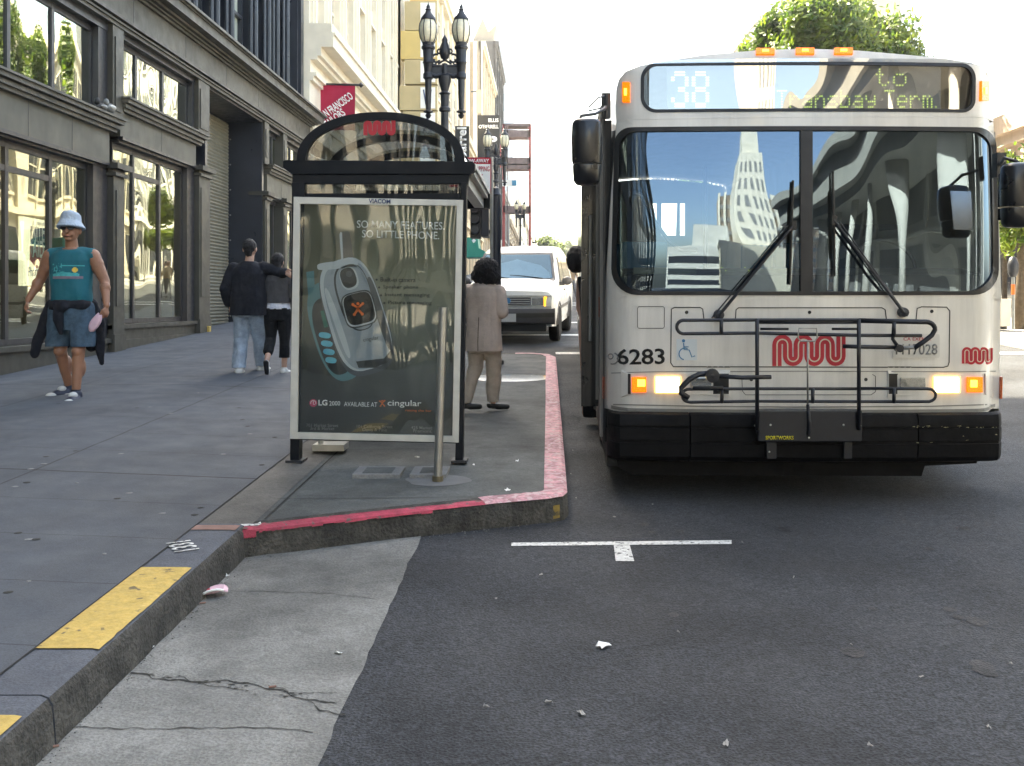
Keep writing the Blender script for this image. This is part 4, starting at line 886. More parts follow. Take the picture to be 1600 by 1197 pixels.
# scaffold / fire escape tower
y=66; t=thing('scaffold','reddish open steel tower with wide platforms past the second lamp','scaffold',P3(808,396,y))
for px,mm_ in ((787,'red_steel'),(828,'red_steel')): obj('upright',MB().prism([bb(px-2,194),bb(px+2,194),bb(px+2,396),bb(px-2,396)],(0,.2,0)),mm_,t)
for a_,b_ in ((193,197),(203,214),(246,256),(258,264),(322,332)): obj('platform',MB().prism([bb(786,a_),bb(829,a_),bb(829,b_),bb(786,b_)],(0,1.3,0)),'scaffold',t)
obj('upright',MB().prism([bb(792,197),bb(793.5,197),bb(793.5,396),bb(792,396)],(1.3*0,.1,0)).prism([bb(824,197),bb(825,197),bb(825,396),bb(824,396)],(0,.1,0)),'scaffold',t)
y=64; t=thing('shop_sign','small red and white shop sign low beside the scaffold','sign',P3(780,392,y)); obj('panel',MB().prism([bb(778,375),bb(784,375),bb(784,394),bb(778,394)],(0,.1,0)),'sign_white',t); obj('lower_panel',MB().prism([bb(776.5,384,-.03),bb(783,384,-.03),bb(783,394,-.03),bb(776.5,394,-.03)],(0,.02,0)),'sign_red',t)
# ================= trees =================
def tree(name,label,x,y,zc,rx,rz,n,leaf,seed,group=None,mat='leaf',clumps=70):
    rnd=random.Random(seed); t=thing(name,label,'tree',(x,y,G(y)+.15),group)
    z0=G(y)+.15; m=MB(); m.tube([(x,y,z0),(x+.05,y,z0+(zc-z0)*.5),(x,y+.05,zc)],[.14,.10,.06],8)
    for i in range(9):
        a=rnd.random()*6.28; e=rnd.uniform(.2,1.1); p=Vector((math.cos(a)*math.cos(e)*rx*.8,math.sin(a)*math.cos(e)*rx*.8,math.sin(e)*rz*.8)); m.tube([(x,y,zc-rz*.7),Vector((x,y,zc-.2*rz))+p*.5,Vector((x,y,zc))+p],[.06,.04,.015],6)
    obj('trunk',m,'bark',t,smooth=True)
    m=MB(); C=[]
    for i in range(clumps):
        while 1:
            v=Vector((rnd.uniform(-1,1),rnd.uniform(-1,1),rnd.uniform(-1,1)))
            if .35<v.length<.93: break
        C.append((v,rnd.uniform(.16,.30)))
    vs=[];fs=[]
    for i in range(n):
        v,s=rnd.choice(C); p=v+Vector((rnd.gauss(0,s*.55),rnd.gauss(0,s*.55),rnd.gauss(0,s*.55)))
        if p.length>.98+.22*noise.noise(p*2.2+Vector((seed,0,0))): continue
        c=Vector((x+p.x*rx,y+p.y*rx,zc+p.z*rz)); u=Vector((rnd.gauss(0,1),rnd.gauss(0,1),rnd.gauss(0,1))).normalized(); w_=u.orthogonal().normalized(); l_=leaf*rnd.uniform(.6,1.3); k=len(vs)
        vs+=[c-u*l_,c+w_*l_*.45,c+u*l_,c-w_*l_*.45]; fs.append((k,k+1,k+2,k+3))
    m.add(vs,fs); obj('crown',m,mat,t); return t
gt='street trees on the right sidewalk'
tree('street_tree','round crowned street tree directly above the bus roof',8.8,31,8.3,2.95,3.05,95000,.12,1,gt)
tree('street_tree','smaller tree crown peeping right of the big one over the bus roof',11.2,30,7.0,1.0,2.2,6000,.11,2,gt)
tree('street_tree','low leafy tree between the bus and its right mirror',9.5,20,3.75,.75,1.25,5000,.08,3,gt)
tree('street_tree','street tree hidden behind the bus and mirrored in the store window',10.5,42,11.5,2.4,2.8,12000,.18,4,gt)
tree('street_tree','street tree farther up the right side, hidden by the bus',9.2,62,7.5,1.8,2.0,5000,.22,5,gt)
for yy_,lb in ((54.4,'lollipop topiary tree in a tub mirrored in the store window, nearer one'),(57.9,'lollipop topiary tree in a tub mirrored in the store window, farther one')): tree('topiary_tree',lb,8.9,yy_,G(yy_)+2.6,.85,.7,5000,.09,9,'topiary trees on the right sidewalk')
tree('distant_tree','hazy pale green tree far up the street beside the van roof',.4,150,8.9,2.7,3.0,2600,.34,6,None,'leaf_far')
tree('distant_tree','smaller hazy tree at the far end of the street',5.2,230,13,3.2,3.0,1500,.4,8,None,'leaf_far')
# ================= right kerbside bits =================
p=P3(1583,515,17.6); t=thing('parking_meter','parking meter on the sunny right sidewalk with orange label','parking meter',p)
obj('post',MB().tube([p,p+Vector((0,0,.95))],.03,8),'steel',t); obj('head',MB().lathe([(.05,.93),(.085,1.0),(.095,1.15),(.06,1.27),(0,1.3)],p,12),'lamp_paint',t,smooth=True); obj('label_band',MB().tube([p+Vector((0,0,.62)),p+Vector((0,0,.80))],.034,8),'ink_orange',t)
p=P3(1566,515,19.5); t=thing('planter_box','beige square planter box on the right sidewalk by the bus','planter',p); obj('tub',MB().prism([p+Vector((-.25,0,.06)),p+Vector((.16,0,.06)),p+Vector((.18,0,.60)),p+Vector((-.27,0,.60))],(0,.4,0)),'cream',t,bevel=.01); obj('foot',MB().box(p.x-.2,p.x+.12,p.y+.05,p.y+.35,p.z,p.z+.07),'bronze',t)
p=P3(1571,470,26); t=thing('canopy_post','slim brown post and beam canopy before the right shop','canopy',p); obj('post',MB().box(p.x-.05,p.x+.05,p.y,p.y+.1,p.z-1,P3(1571,357,26).z),'bark',t); obj('beam',MB().box(p.x-.6,p.x+3,p.y-.02,p.y+.4,P3(0,357,26).z,P3(0,350,26).z),'tan',t)
# ================= litter =================
def scrap(px,py,w,d,mat,label,name='paper_scrap',cat='litter',group=None,h=H,seed=0,curl=.02):
    x,y=gp(px,py,h); z=G(y)+(H-h)+.006; rnd=random.Random(seed); n=4; vs=[];a=rnd.random()*3
    for j in range(n):
        for i in range(n):
            u=(i/(n-1)-.5)*w*(1+.2*rnd.random()); v=(j/(n-1)-.5)*d*(1+.2*rnd.random()); vs.append((x+u*math.cos(a)-v*math.sin(a),y+u*math.sin(a)+v*math.cos(a),z+curl*abs(noise.noise(Vector((i*.8,j*.8,seed))))*2))
    m=MB().add(vs,[(j*n+i,j*n+i+1,(j+1)*n+i+1,(j+1)*n+i) for j in range(n-1) for i in range(n-1)]); k=len(m.v); m.add([(a_,b_,c_+.001) for a_,b_,c_ in m.v],[tuple(reversed(f)) for f in m.f]); return obj(name,m,mat,label=label,cat=cat,group=group)
scrap(943,1012,.05,.035,'sign_white','largest white paper scrap lying on the asphalt below the parking mark',seed=3)
x,y=gp(328,932); z=G(y)+.02
t=thing('crumpled_cup','flattened pink and white paper cup in the gutter by the kerb','litter',(x,y,G(y)))
m=MB(); vs=[(x+.075*math.cos(a)*(1 if a<3.2 else .8)+.01,y+.05*math.sin(a),z+.02*math.sin(a*1.5)) for a in [i*2*math.pi/20 for i in range(20)]]; m.prism(vs,(0,0,.006)); obj('cup_side',m,'pink_paper',t)
obj('rim',MB().tube([Vector(v)+Vector((0,0,.004)) for v in vs[10:20]],.006,6),'sign_white',t); obj('red_print',MB().prism([(x-.02+.018*math.cos(i),y+.01+.014*math.sin(i),z+.008) for i in [k*6.28/8 for k in range(8)]],(0,0,.004)),'sign_red',t)
rn=random.Random(11)
for i,(px,py,w_) in enumerate(((960,810,.03),(845,900,.03),(760,1108,.035),(857,1100,.04),(908,1117,.05),(1135,1165,.05),(1360,1168,.03),(1160,850,.02),(1440,1060,.03),(1580,1040,.03),(1545,1140,.03),(775,938,.015),(1020,790,.02),(900,780,.02),(892,742,.02),(895,705,.02),(1240,905,.018),(1060,990,.02),(1330,1010,.02))):
    scrap(px,py,w_*.6,w_*.3,'right_walk','tiny pale paper fleck on the dark asphalt',group='tiny paper flecks scattered on the asphalt',seed=20+i,curl=.008)
for i,(px,py,w_) in enumerate(((808,722,.03),(793,768,.03),(652,716,.03),(740,728,.02))): scrap(px,py,w_,w_*.6,'sign_white','tiny white paper fleck on the bulb beside the shelter',group='white paper flecks on the bulb',h=1.45-.022,seed=50+i,curl=.01)
for i,(px,py,w_) in enumerate(((529,1023,.03),(235,1016,.03),(355,902,.02),(97,1152,.02))): scrap(px,py,w_,w_*.5,'sign_white','small white paper fleck in the gutter slab',group='white paper flecks in the gutter',seed=70+i,curl=.01)
for i,(px,py) in enumerate(((78,1172),(312,946),(420,1078))): 
    x,y=gp(px,py); obj('cigarette_butt',MB().tube([(x,y,G(y)+.010),(x+.025,y+.01,G(y)+.011)],.004,6),'rust_paint',label=('orange cigarette butt in the gutter, ')+('nearest the camera' if i==0 else 'beside the flattened cup' if i==1 else 'lying on the long crack'),cat='litter',group='cigarette butts in the gutter')
rg=random.Random(9)
for i,(px,py) in enumerate(((160,610),(310,618),(163,856),(45,900),(120,755))):
    d=(1.39)*F/(py-402); x=(px-CX)/F*d; obj('gum_spot',MB().lathe([(0,.004),(.009,.004),(.011,0)],(x,d,walk(x,d)),8),'pale_concrete',label='pale flattened spot of chewing gum on the left sidewalk',cat='litter',group='chewing gum spots on the sidewalk')

for i in range(34):
    px,py=rg.uniform(5,430),rg.uniform(640,1000); d=1.42*F/(py-402); x=(px-CX)/F*d
    if x>-1.95: continue
    struct('sidewalk_spot',MB().lathe([(0,.0035),(rg.uniform(.008,.02),.003),(.021,0.001)],(x,d,walk(x,d)),9),'crack' if i%3 else 'pale_concrete')

for y,px0_,px1_,a_,b_,mm_,lb in ((47,700,716,262,292,'sign_red','small red blade sign above the shelter eave'),(84,744,752,140,176,'tan','narrow tan blade sign on the tan building'),(96,776,783,210,262,'red_steel','thin dark red blade sign beside the black street sign')):
    t=thing('blade_sign',lb,'sign',P3((px0_+px1_)/2,b_,y)); obj('panel',MB().prism([bb(px0_,a_),bb(px1_,a_),bb(px1_,b_),bb(px0_,b_)],(0,.15,0)),mm_,t); obj('bracket',MB().prism([bb(px0_-8,a_+2,.05),bb(px0_,a_+2,.05),bb(px0_,a_+4,.05),bb(px0_-8,a_+4,.05)],(0,.05,0)),'lamp_paint',t)
# ================= bus =================
th=math.atan(SL); X0=1.715; Y0=6.6
BUS=thing('city_bus','white city bus with lit headlights and folded front bicycle rack','bus',(X0,Y0,G(Y0)),rot=(th,0,R(-.8)),local=True)
MW=Matrix.Translation(BUS.location)@BUS.rotation_euler.to_matrix().to_4x4(); MI=MW.inverted()
def yf(x,z):
    ax=min(abs(x),1.325); x=ax; l=0
    if z>1.35: l=.10*(min((z-1.35)/1.2,1))**1.7
    if z>2.55: l+=.20*(z-2.55)
    if z>2.86: l+=.9*(z-2.86)**1.5
    c=.075*(x/1.3)**2
    if ax>1.12: c+=.15*((ax-1.12)/.18)**2.4
    return l+c
Oc=MI@Vector((0,0,H))
def ray(px,py): d=Vector(((px-CX)/F,1,(CY-py)/F)); return MI.to_3x3()@d
def BL(px,py,c=0.0):
    d=ray(px,py); t=(c-Oc.y)/d.y; return Oc+d*t
def BS(px,py,o=0.0):   # point on the bus front surface, o = proud distance
    c=0
    for i in range(24):
        p=BL(px,py,c); c=.5*c+.5*(yf(p.x,p.z)-o)
    return BL(px,py,c)
def bo(n,m,mat,par=None,**k): return obj(n,m,mat,par or BUS,**k)
def px2(poly): return [(BS(a,b).x,BS(a,b).z) for a,b in poly]
def densify(poly,st=.06):
    out=[]
    for i,a in enumerate(poly):
        b=poly[(i+1)%len(poly)]; L=math.hypot(b[0]-a[0],b[1]-a[1]); n=max(1,int(L/st))
        for k in range(n): out.append((a[0]+(b[0]-a[0])*k/n,a[1]+(b[1]-a[1])*k/n))
    return out
def polar(poly,c,angs):
    out=[]
    for a in angs:
        dx,dz=math.cos(a),math.sin(a); best=None
        for i,p in enumerate(poly):
            q=poly[(i+1)%len(poly)]; ex,ez=q[0]-p[0],q[1]-p[1]; det=dx*(-ez)+dz*ex
            if abs(det)<1e-12: continue
            rx,rz=p[0]-c[0],p[1]-c[1]; t=(rx*(-ez)+rz*ex)/det; s=(dx*rz-dz*rx)/det
            if t>0 and -1e-6<=s<=1+1e-6 and (best is None or t>best): best=t
        out.append((c[0]+dx*best,c[1]+dz*best))
    return out
def ringpatch(outer,inner,c,o=0,nr=4,inset=0):
    angs=sorted(set(round(math.atan2(p[1]-c[1],p[0]-c[0]),5) for p in outer+inner))
    A=polar(outer,c,angs); B_=polar(inner,c,angs); rr=[]
    for k in range(nr+1):
        t=k/nr; rr.append([(a[0]+(b[0]-a[0])*t,yf(a[0]+(b[0]-a[0])*t,a[1]+(b[1]-a[1])*t)-o,a[1]+(b[1]-a[1])*t) for a,b in zip(A,B_)])
    m=MB().rings(rr,cap=False)
    if inset: m.rings([rr[-1],[(x,y+inset,z) for x,y,z in rr[-1]]],cap=False)
    return m
def patch(poly,c,o=0,nr=6):
    pts=densify(poly,.08); rr=[]
    for k in range(nr+1):
        t=1-k/nr*.999; rr.append([(c[0]+(a[0]-c[0])*t,yf(c[0]+(a[0]-c[0])*t,c[1]+(a[1]-c[1])*t)-o,c[1]+(a[1]-c[1])*t) for a in pts])
    return MB().rings(rr,cap=False)
def qpx(x0,y0,x1,y1,r=0,n=5): return px2(rrect(x0,y1,x1,y0,r,n)) if r else px2([(x0,y1),(x1,y1),(x1,y0),(x0,y0)])
# outlines in photo pixels
roof=[(963,190),(962,165),(963,140),(967,124),(977,112),(1000,103),(1040,95),(1100,86),(1180,79),(1258,76),(1340,79),(1420,86),(1480,92),(1520,99),(1540,109),(1546,122),(1549,150),(1552,190)]
top=densify(px2(roof)); 
sg_in=px2([(1003,172),(1001,125),(1012,103),(1060,97),(1258,93),(1440,96),(1505,103),(1519,115),(1523,160),(1518,172),(1505,175),(1020,176)])
def chaikin(p,k=2):
    for _ in range(k):
        q=[]
        for i,a in enumerate(p): b=p[(i+1)%len(p)]; q+=[(a[0]*.75+b[0]*.25,a[1]*.75+b[1]*.25),(a[0]*.25+b[0]*.75,a[1]*.25+b[1]*.75)]
        p=q
    return p
sg_in=px2(rrect(1001,93,1524,176,[20,24,24,22],7)); sg_in=[(x,z-.030*(x/1.1)**2*(1 if z>2.75 else 0)) for x,z in sg_in]
cS=(BS(1260,136).x,BS(1260,136).z)
cap=bo('front_cap',ringpatch(top,densify(sg_in),cS,0,5,.02),'bus_white',sharp=45)
mid=densify(px2([(963,190.3),(1552,190.3),(1560,330),(1564,470),(945,470),(953,330)]))
ws=rrect(960,199,1556,461,[40,42,26,30],7)
ws_=px2([(p[0]+( (p[1]-199)/262*(5 if p[0]>1258 else -6)),p[1]) for p in ws]); cW=(BS(1258,330).x,BS(1258,330).z)
bo('front_mid',ringpatch(mid,densify(ws_),cW,0,3,.02),'bus_white',sharp=45)
# lower face grid
def grid(x0f,x1f,z0,z1,nx,nz,o=0,wrap=0):
    rows=[]
    for j in range(nz+1):
        z=z0+(z1-z0)*j/nz; a,b=x0f(z),x1f(z); r=[]
        for i in range(nx+1):
            x=a+(b-a)*i/nx; r.append((x,yf(x,z)-o,z))
        rows.append(r)
    return MB().rings(rows,cap=False,closed=False)
zb_=BS(1258,648).z; zm=BS(1258,470.0).z; HW=1.305
xl_=BS(945,470).x; xr_=BS(1564,470).x
face=bo('front_panel',grid(lambda z:xl_,lambda z:xr_,zb_,zm+.003,60,12),'bus_white',smooth=True)
# windshield gasket, glass
wi=px2([(p[0]+(9 if p[0]<1258 else -9)*(.9),p[1]+(6.5 if p[1]<330 else -6)) for p in [(p[0]+((p[1]-199)/262*(5 if p[0]>1258 else -6)),p[1]) for p in ws]])
gk=bo('windscreen_gasket',ringpatch(densify(ws_),densify(wi),cW,.006,2,.03),'rubber',sharp=45)
def wy(x,z): return yf(x,z)+.012
xw0,xw1=BS(956,330).x,BS(1560,330).x; zw0,zw1=BS(1258,462).z,BS(1258,198).z; rows=[]
for j in range(25):
    z=zw0+(zw1-zw0)*j/24; rows.append([(xw0+(xw1-xw0)*i/60,wy(xw0+(xw1-xw0)*i/60,z),z) for i in range(61)])
bo('windscreen',MB().rings(rows,cap=False,closed=False),'bus_glass',smooth=True)
m=MB(); L=[BS(1252,204,.008),BS(1253,458,.008),BS(1269,458,.008),BS(1269,204,.008)]
rr=[[BS(1251+ (i*0),204+i*25.4,.010),BS(1270,204+i*25.4,.010),BS(1270,204+i*25.4,-.03),BS(1251,204+i*25.4,-.03)] for i in range(11)]
bo('windscreen_divider',MB().rings(rr),'rubber')
# black edge band inside glass
# destination sign
bo('sign_gasket',ringpatch(densify(sg_in),densify([(x,z-.030*(x/1.1)**2*(1 if z>2.75 else 0)) for x,z in px2(rrect(1006,98,1519,171,[16,20,20,18],7))]),cS,.004,2,.02),'rubber',sharp=45)
sx0,sx1=BS(1001,136).x,BS(1523,136).x; sz0,sz1=BS(1258,177).z,BS(1258,92).z; rows=[]
for j in range(7):
    z=sz0+(sz1-sz0)*j/6; rows.append([(sx0+(sx1-sx0)*i/40,yf(sx0+(sx1-sx0)*i/40,sz0)+.055+.02*j/6,z) for i in range(41)])
bo('sign_glass',MB().rings(rows,cap=False,closed=False),'sign_glass',smooth=True)
zc=lambda py:BS(1260,py,-.07).z
def SD(px,py,o=-.09): p=BL(px,py,yf(0,2.8)+.09-(o+.09)); return p
pan=bo('led_panel',MB().prism([SD(1042,174),SD(1470,174),SD(1470,100),SD(1042,100)],(0,.02,0)),'led_panel')
# dot-matrix text
FONT={'3':['01110','10001','00001','00110','00001','10001','01110'],'8':['01110','10001','10001','01110','10001','10001','01110'],
'G':['01110','10001','10000','10111','10001','10001','01110'],'e':['00000','00000','01110','10001','11111','10000','01110'],'a':['00000','00000','01110','00001','01111','10001','01111'],'r':['00000','00000','10110','11001','10000','10000','10000'],'y':['00000','00000','10001','10001','01111','00001','01110'],
'T':['11111','00100','00100','00100','00100','00100','00100'],'n':['00000','00000','10110','11001','10001','10001','10001'],'s':['00000','00000','01111','10000','01110','00001','11110'],'b':['10000','10000','11110','10001','10001','10001','11110'],'m':['00000','00000','11010','10101','10101','10101','10101'],'.':['0','0','0','0','0','0','1'],' ':['00']*7,'i':['1','0','1','1','1','1','1'],'o':['00000','00000','01110','10001','10001','10001','01110'],'t':['01000','01000','11100','01000','01000','01001','00110'],'V':['10001','10001','10001','10001','01010','01010','00100'],'l':['1','1','1','1','1','1','1'],'0':['01110','10001','10001','10001','10001','10001','01110'],'2':['01110','10001','00001','00110','01000','10000','11111']}
def dots(s,px,py,stepx,stepy,r,bold=False):
    m=MB()
    for ch in s:
        g=FONT[ch]; w_=len(g[0])
        for j,row in enumerate(g):
            for i,c in enumerate(row):
                if c=='1':
                    for bx in ((0,.5) if bold else (0,)):
                        for by in ((0,.5) if bold else (0,)):
                            p=SD(px+(i+bx)*stepx,py+(j+by)*stepy,-.086); q=r; m.add([(p.x-q,p.y,p.z-q),(p.x+q,p.y,p.z-q),(p.x+q,p.y,p.z+q),(p.x-q,p.y,p.z+q)],[(0,1,2,3)])
        px+=(w_+1)*stepx
    return m
bo('route_number',dots('38',1050,113,5.4,8.2,.0055,True),'led_green',pan)
bo('route_text',dots('to',1370,108,4.5,4.2,.0042).add(*(lambda k:(k.v,k.f))(dots('Transbay Term.',1215,142,3.3,4.2,.0042))),'led_green',pan)
# lamps on the roof edge
def lens(name,px0,py0,px1,py1,base='mullion'):
    P=[BS(px0,py1,.012),BS(px1,py1,.012),BS(px1,py0,.012),BS(px0,py0,.012)]
    c=sum(P,Vector())/4; n=(P[1]-P[0]).cross(P[3]-P[0]).normalized(); n=n if n.y<0 else -n
    bs=bo(name,MB().prism([p+(p-c)*.12-n*.02 for p in P],n*.025),'orange_lens',bevel=.003)
    bo('bulb_glow',MB().prism([c+(p-c)*.38+n*.006 for p in P],n*.004),'orange_hot',bs); return bs
for a in ((1183,76,1209,84.5),(1245,75.5,1271,84),(1305,75.5,1331,84)): lens('marker_lamp',*a)
lens('marker_lamp',973,130,983,158); lens('marker_lamp',1534,128,1544,156)
# shell
def side(x,z): return yf(x,z)
rf=sorted(set(px2(roof)))
m=MB(); rl=px2(roof); n=len(rl); 
rr=[]; 
prof=[(xl_,zb_-.2),(xl_,zm)]+[(a,b) for a,b in rl]+[(xr_,zm),(xr_,zb_-.2)]
rr.append([(x,yf(x,z),z) for x,z in prof]); rr.append([(x*1.0,yf(x,z)+.3,z+(.02 if z>2.7 else 0)) for x,z in prof]); rr.append([(x,3.0,z+(.03 if z>2.7 else 0)) for x,z in prof]); rr.append([(x,11.5,z+(.03 if z>2.7 else 0)) for x,z in prof])
bo('body_shell',MB().rings(rr,cap=False,closed=False),'bus_white',sharp=45)
bo('rear_wall',MB().add([(x,11.5,z) for x,z in prof],[tuple(range(len(prof)))]),'bus_roof')
# side details on the kerb side (dark windows, doorway, pillars)
xs=xl_
m=MB(); 
for i in range(6): a=3.2+i*1.35; m.box(xs-.006,xs-.002,a,a+1.2,1.45,2.45)
bo('side_window',m,'window_dark')
m=MB(); m.box(xs-.012,xs+.05,.42,1.55,.30,2.55); bo('doorway',m,'ink_black')
m=MB()
for yy_ in (.33,1.58): m.box(xs-.03,xs-.002,yy_,yy_+.07,.35,2.62)
m.box(xs-.03,xs-.002,.33,1.65,2.56,2.64); bo('door_frame',m,'bus_grey')
bo('side_skirt',MB().box(xs-.004,xs+.03,1.66,11.4,.30,zb_),'bus_grey'); bo('corner_trim',MB().box(xs-.012,xs-.001,.24,.30,.32,2.6),'rubber')
# open door leaves, standing out from the side
def leaf(y,xo,nm):
    z0,z1=.52,2.52; w0=xs-xo; w1=xs-.03
    f=bo(nm,MB().box(w0,w0+.10,y,y+.05,z0,z1).box(w1-.05,w1,y,y+.05,z0,z1).box(w0+.1,w1-.05,y,y+.05,z0,z0+.28).box(w0+.1,w1-.05,y,y+.05,z1-.1,z1).box(w0+.02,w0+.035,y-.015,y-.002,z0,z1),'black_plastic')
    bo('door_glass',MB().box(w0+.1,w1-.05,y+.02,y+.028,z0+.28,z1-.1),'smoke_glass',f)
    bo('edge_strip',MB().box(w0+.105,w0+.125,y-.012,y-.002,z0+.05,z1),'bus_grey',f); bo('handle',MB().tube([(w1-.06,y-.06,1.0),(w1-.06,y-.06,1.9)],.014,8),'steel',f)
leaf(.62,.155,'door'); leaf(1.42,.13,'door')
# side marker lamp on the kerb side
bo('side_lamp',MB().box(xs-.05,xs-.005,.9,.98,1.15,1.30),'amber_unlit'); bo('side_lamp',MB().box(xs-.014,xs-.0,.24,.32,zb_+.07,zb_+.22),'amber_unlit')
bo('side_lamp',MB().box(xr_-.0,xr_+.012,.26,.34,zb_+.07,zb_+.22),'amber_unlit')
# wheels
for sx in (-1,1):
    for yy_ in (2.0,8.6):
        cx_=sx*1.10 if sx>0 else xs+.17; t_=bo('wheel',MB().lathe([(.30,-.14),(.46,-.14),(.49,-.10),(.49,.10),(.46,.14),(.30,.14)],(cx_,yy_,.48),28,'x'),'tyre',sharp=35)
        bo('rim',MB().lathe([(.0,-.06),(.10,-.1),(.29,-.05),(.31,-.13),(.31,.13),(.29,.05),(.1,.1),(0,.06)],(cx_,yy_,.48),20,'x'),'steel',t_,sharp=35)
bo('underbody',MB().box(-.92,.92,.35,11,.16,.75).box(xs+.02,xs+.3,.3,1.5,.15,.4),'ink_black')  # box hung low to deepen the shade under the bus
def zz_(py): return BL(1258,py,0).z
bo('valance',MB().prism([BL(962,712,.1),BL(1530,712,.1),BL(1526,724,.1),BL(1445,728,.1),BL(1440,744,.1),BL(985,742,.1),BL(965,728,.1)],(0,.35,0)),'bumper')
# bumper: swept profile
pr=[(.00,645),(-.05,645.5),(-.085,649),(-.095,655),(-.10,667),(-.092,668),(-.092,670),(-.102,671),(-.104,690),(-.096,691),(-.096,694),(-.105,695),(-.10,715),(-.08,721),(.0,722)]
xa,xb=BL(951,680,-.05).x,BL(1571,680,-.05).x
def bump(x0,x1,n,endl=False,endr=False):
    rr=[]
    for i in range(n+1):
        x=x0+(x1-x0)*i/n; ax=abs(x)/1.32; b=.05*(x/1.3)**2+(.16*((ax-.93)/.07)**2 if ax>.93 else 0)
        rr.append([(x,b+o,BL(1258,py,o).z) for o,py in pr])
    return MB().rings(rr)
sp1=BL(1079,680,-.1).x; sp2=BL(1436,680,-.1).x; B0=None
B0=bo('bumper',bump(xa,sp1-.004,14),'bumper',sharp=30); bo('bumper',bump(sp1+.004,sp2-.004,24),'bumper',sharp=30,label='long middle section of the bumper'); B2=bo('bumper',bump(sp2+.004,xb,14),'bumper',sharp=30,label='scratched right end section of the bumper')
mk('scratch',(.45,.42,.25),.8,.3,60); m=MB(); rn2=random.Random(5)
for i in range(26):
    px=rn2.uniform(1425,1560); py=rn2.choice([666,667,668,668,692,rn2.uniform(655,700)]); p=BL(px,py,-.106+.05*((px-1258)/305)**2-.002); l_=rn2.uniform(.004,.02); m.add([p,p+Vector((l_,0,rn2.uniform(-.004,.006))),p+Vector((l_*.8,0,.004)),p+Vector((0,0,.002))],[(0,1,2,3)])
bo('scratch_marks',m,'scratch',B2)
bo('step_moulding',grid(lambda z:xl_+.04,lambda z:xr_-.03,BS(1258,645).z,BS(1258,640).z,50,1,.012),'bus_grey')
# crease lines of the front panel
def seam(pts,w=.007,mat='seam',name='panel_seam',par=None,o=.001,th=.0015,dn=8):
    P=[]
    for a,b in zip(pts,pts[1:]):
        n=max(1,int(math.hypot(b[0]-a[0],b[1]-a[1])/dn))
        for i in range(n): P.append(BS(a[0]+(b[0]-a[0])*i/n,a[1]+(b[1]-a[1])*i/n,o))
    P.append(BS(*pts[-1],o)); return bo(name,MB().ribbon(P,w,(0,-1,0),th),mat,par or face)
seam([(1100,500),(1098,483),(1094,480.5),(1054,480.5),(1049,483),(1048,567),(1052,573),(1474,574),(1481,572),(1483,566),(1484,486),(1479,480),(1440,479.5),(1433,482),(1431,502)])
seam([(1149,501),(1150,484),(1154,481),(1378,481),(1383,484),(1385,500)])
seam([(996,482),(996,511),(998,513),(1036,513),(1038,511),(1038,481),(1036,479),(998,479),(996,482)],.004)
seam([(1159,588),(1160,611),(1165,617),(1361,617),(1368,612),(1368,588),(1363,585)],.004)
seam([(955,583),(1020,581),(1258,580),(1500,581),(1556,580)],.006,'bus_grey'); seam([(958,632),(1100,635),(1258,636),(1450,635),(1550,632)],.008,'bus_grey')
for px,py in ((1073,488),(1265,488),(1456,486.5),(1174,593),(1353,593)):
    bo('lock_hole',MB().lathe([(0,-.004),(.010,-.004),(.012,0)],BS(px,py,.001),10,'y'),'ink_black',face)
for a,b,py in ((1104,1141,573.5),(1387,1424,573.5)): seam([(a,py),(b,py)],.010,'bus_grey','hinge')
# lettering and marks
def btxt(s,a,b,h,mat,par=None,**k): return text(s,BS(*a,.003),BS(*b,.003),(0,0,1),mat,'lettering',par or face,h=h/F*6.6,th=.0015,**k)
o=btxt('6283',(964,569),(1039,569),25,'ink_black',bold=.016,sp=.97)
for v in o.data.vertices: v.co.y=yf(v.co.x,v.co.z)-.004
bo('handset_mark',MB().ribbon([BS(*p,.003) for p in arc((957,560),9,-70,110,10)],.010,(0,-1,0),.002).ribbon([BS(*p,.003) for p in arc((954,557),4,-180,180,10)],.008,(0,-1,0),.002),'ink_grey',face)
wl=worm(lambda a,b:BS(a,b,.002),1208,523,1320,572,(0,-1,0),'logo_red','transit_logo',face,inline='ink_cream',il=.07)
wl=worm(lambda a,b:BS(a,b,.002),1505,544,1549,568,(0,-1,0),'logo_red','transit_logo',face,inline='ink_cream',il=.07)
st=bo('wheelchair_sticker',MB().prism([BS(1057,563,.002),BS(1089,563,.002),BS(1089,530,.002),BS(1057,530,.002)],(0,-.001,0)),'sticker',face)
W=lambda p:BS(*p,.004)
m=MB(); m.ribbon([W(p) for p in arc((1070,553),9,-60,-370+110,16)],.007,(0,-1,0),.001).ribbon([W((1068,536)),W((1069,546)),W((1077,547)),W((1081,558)),W((1086,556))],.007,(0,-1,0),.001).ribbon([W((1069,542)),W((1076,542))],.006,(0,-1,0),.001); m.lathe([(0,-.001),(.011,-.001),(.011,0)],W((1068,532.5)),10,'y')
bo('wheelchair_symbol',m,'ink_blue',st)
pl=bo('number_plate',MB().prism([BS(*p,.006) for p in rrect(1395,522,1468,559,3)],(0,-.003,0)),'plate',face)
btxt('1117028',(1399,554),(1464,554),17,'ink_grey',pl,off=(0,-.008,0),bold=.012,sp=1.0); btxt('CA EXEMPT',(1411,532),(1455,532),5,'sign_red',pl,off=(0,-.008,0))
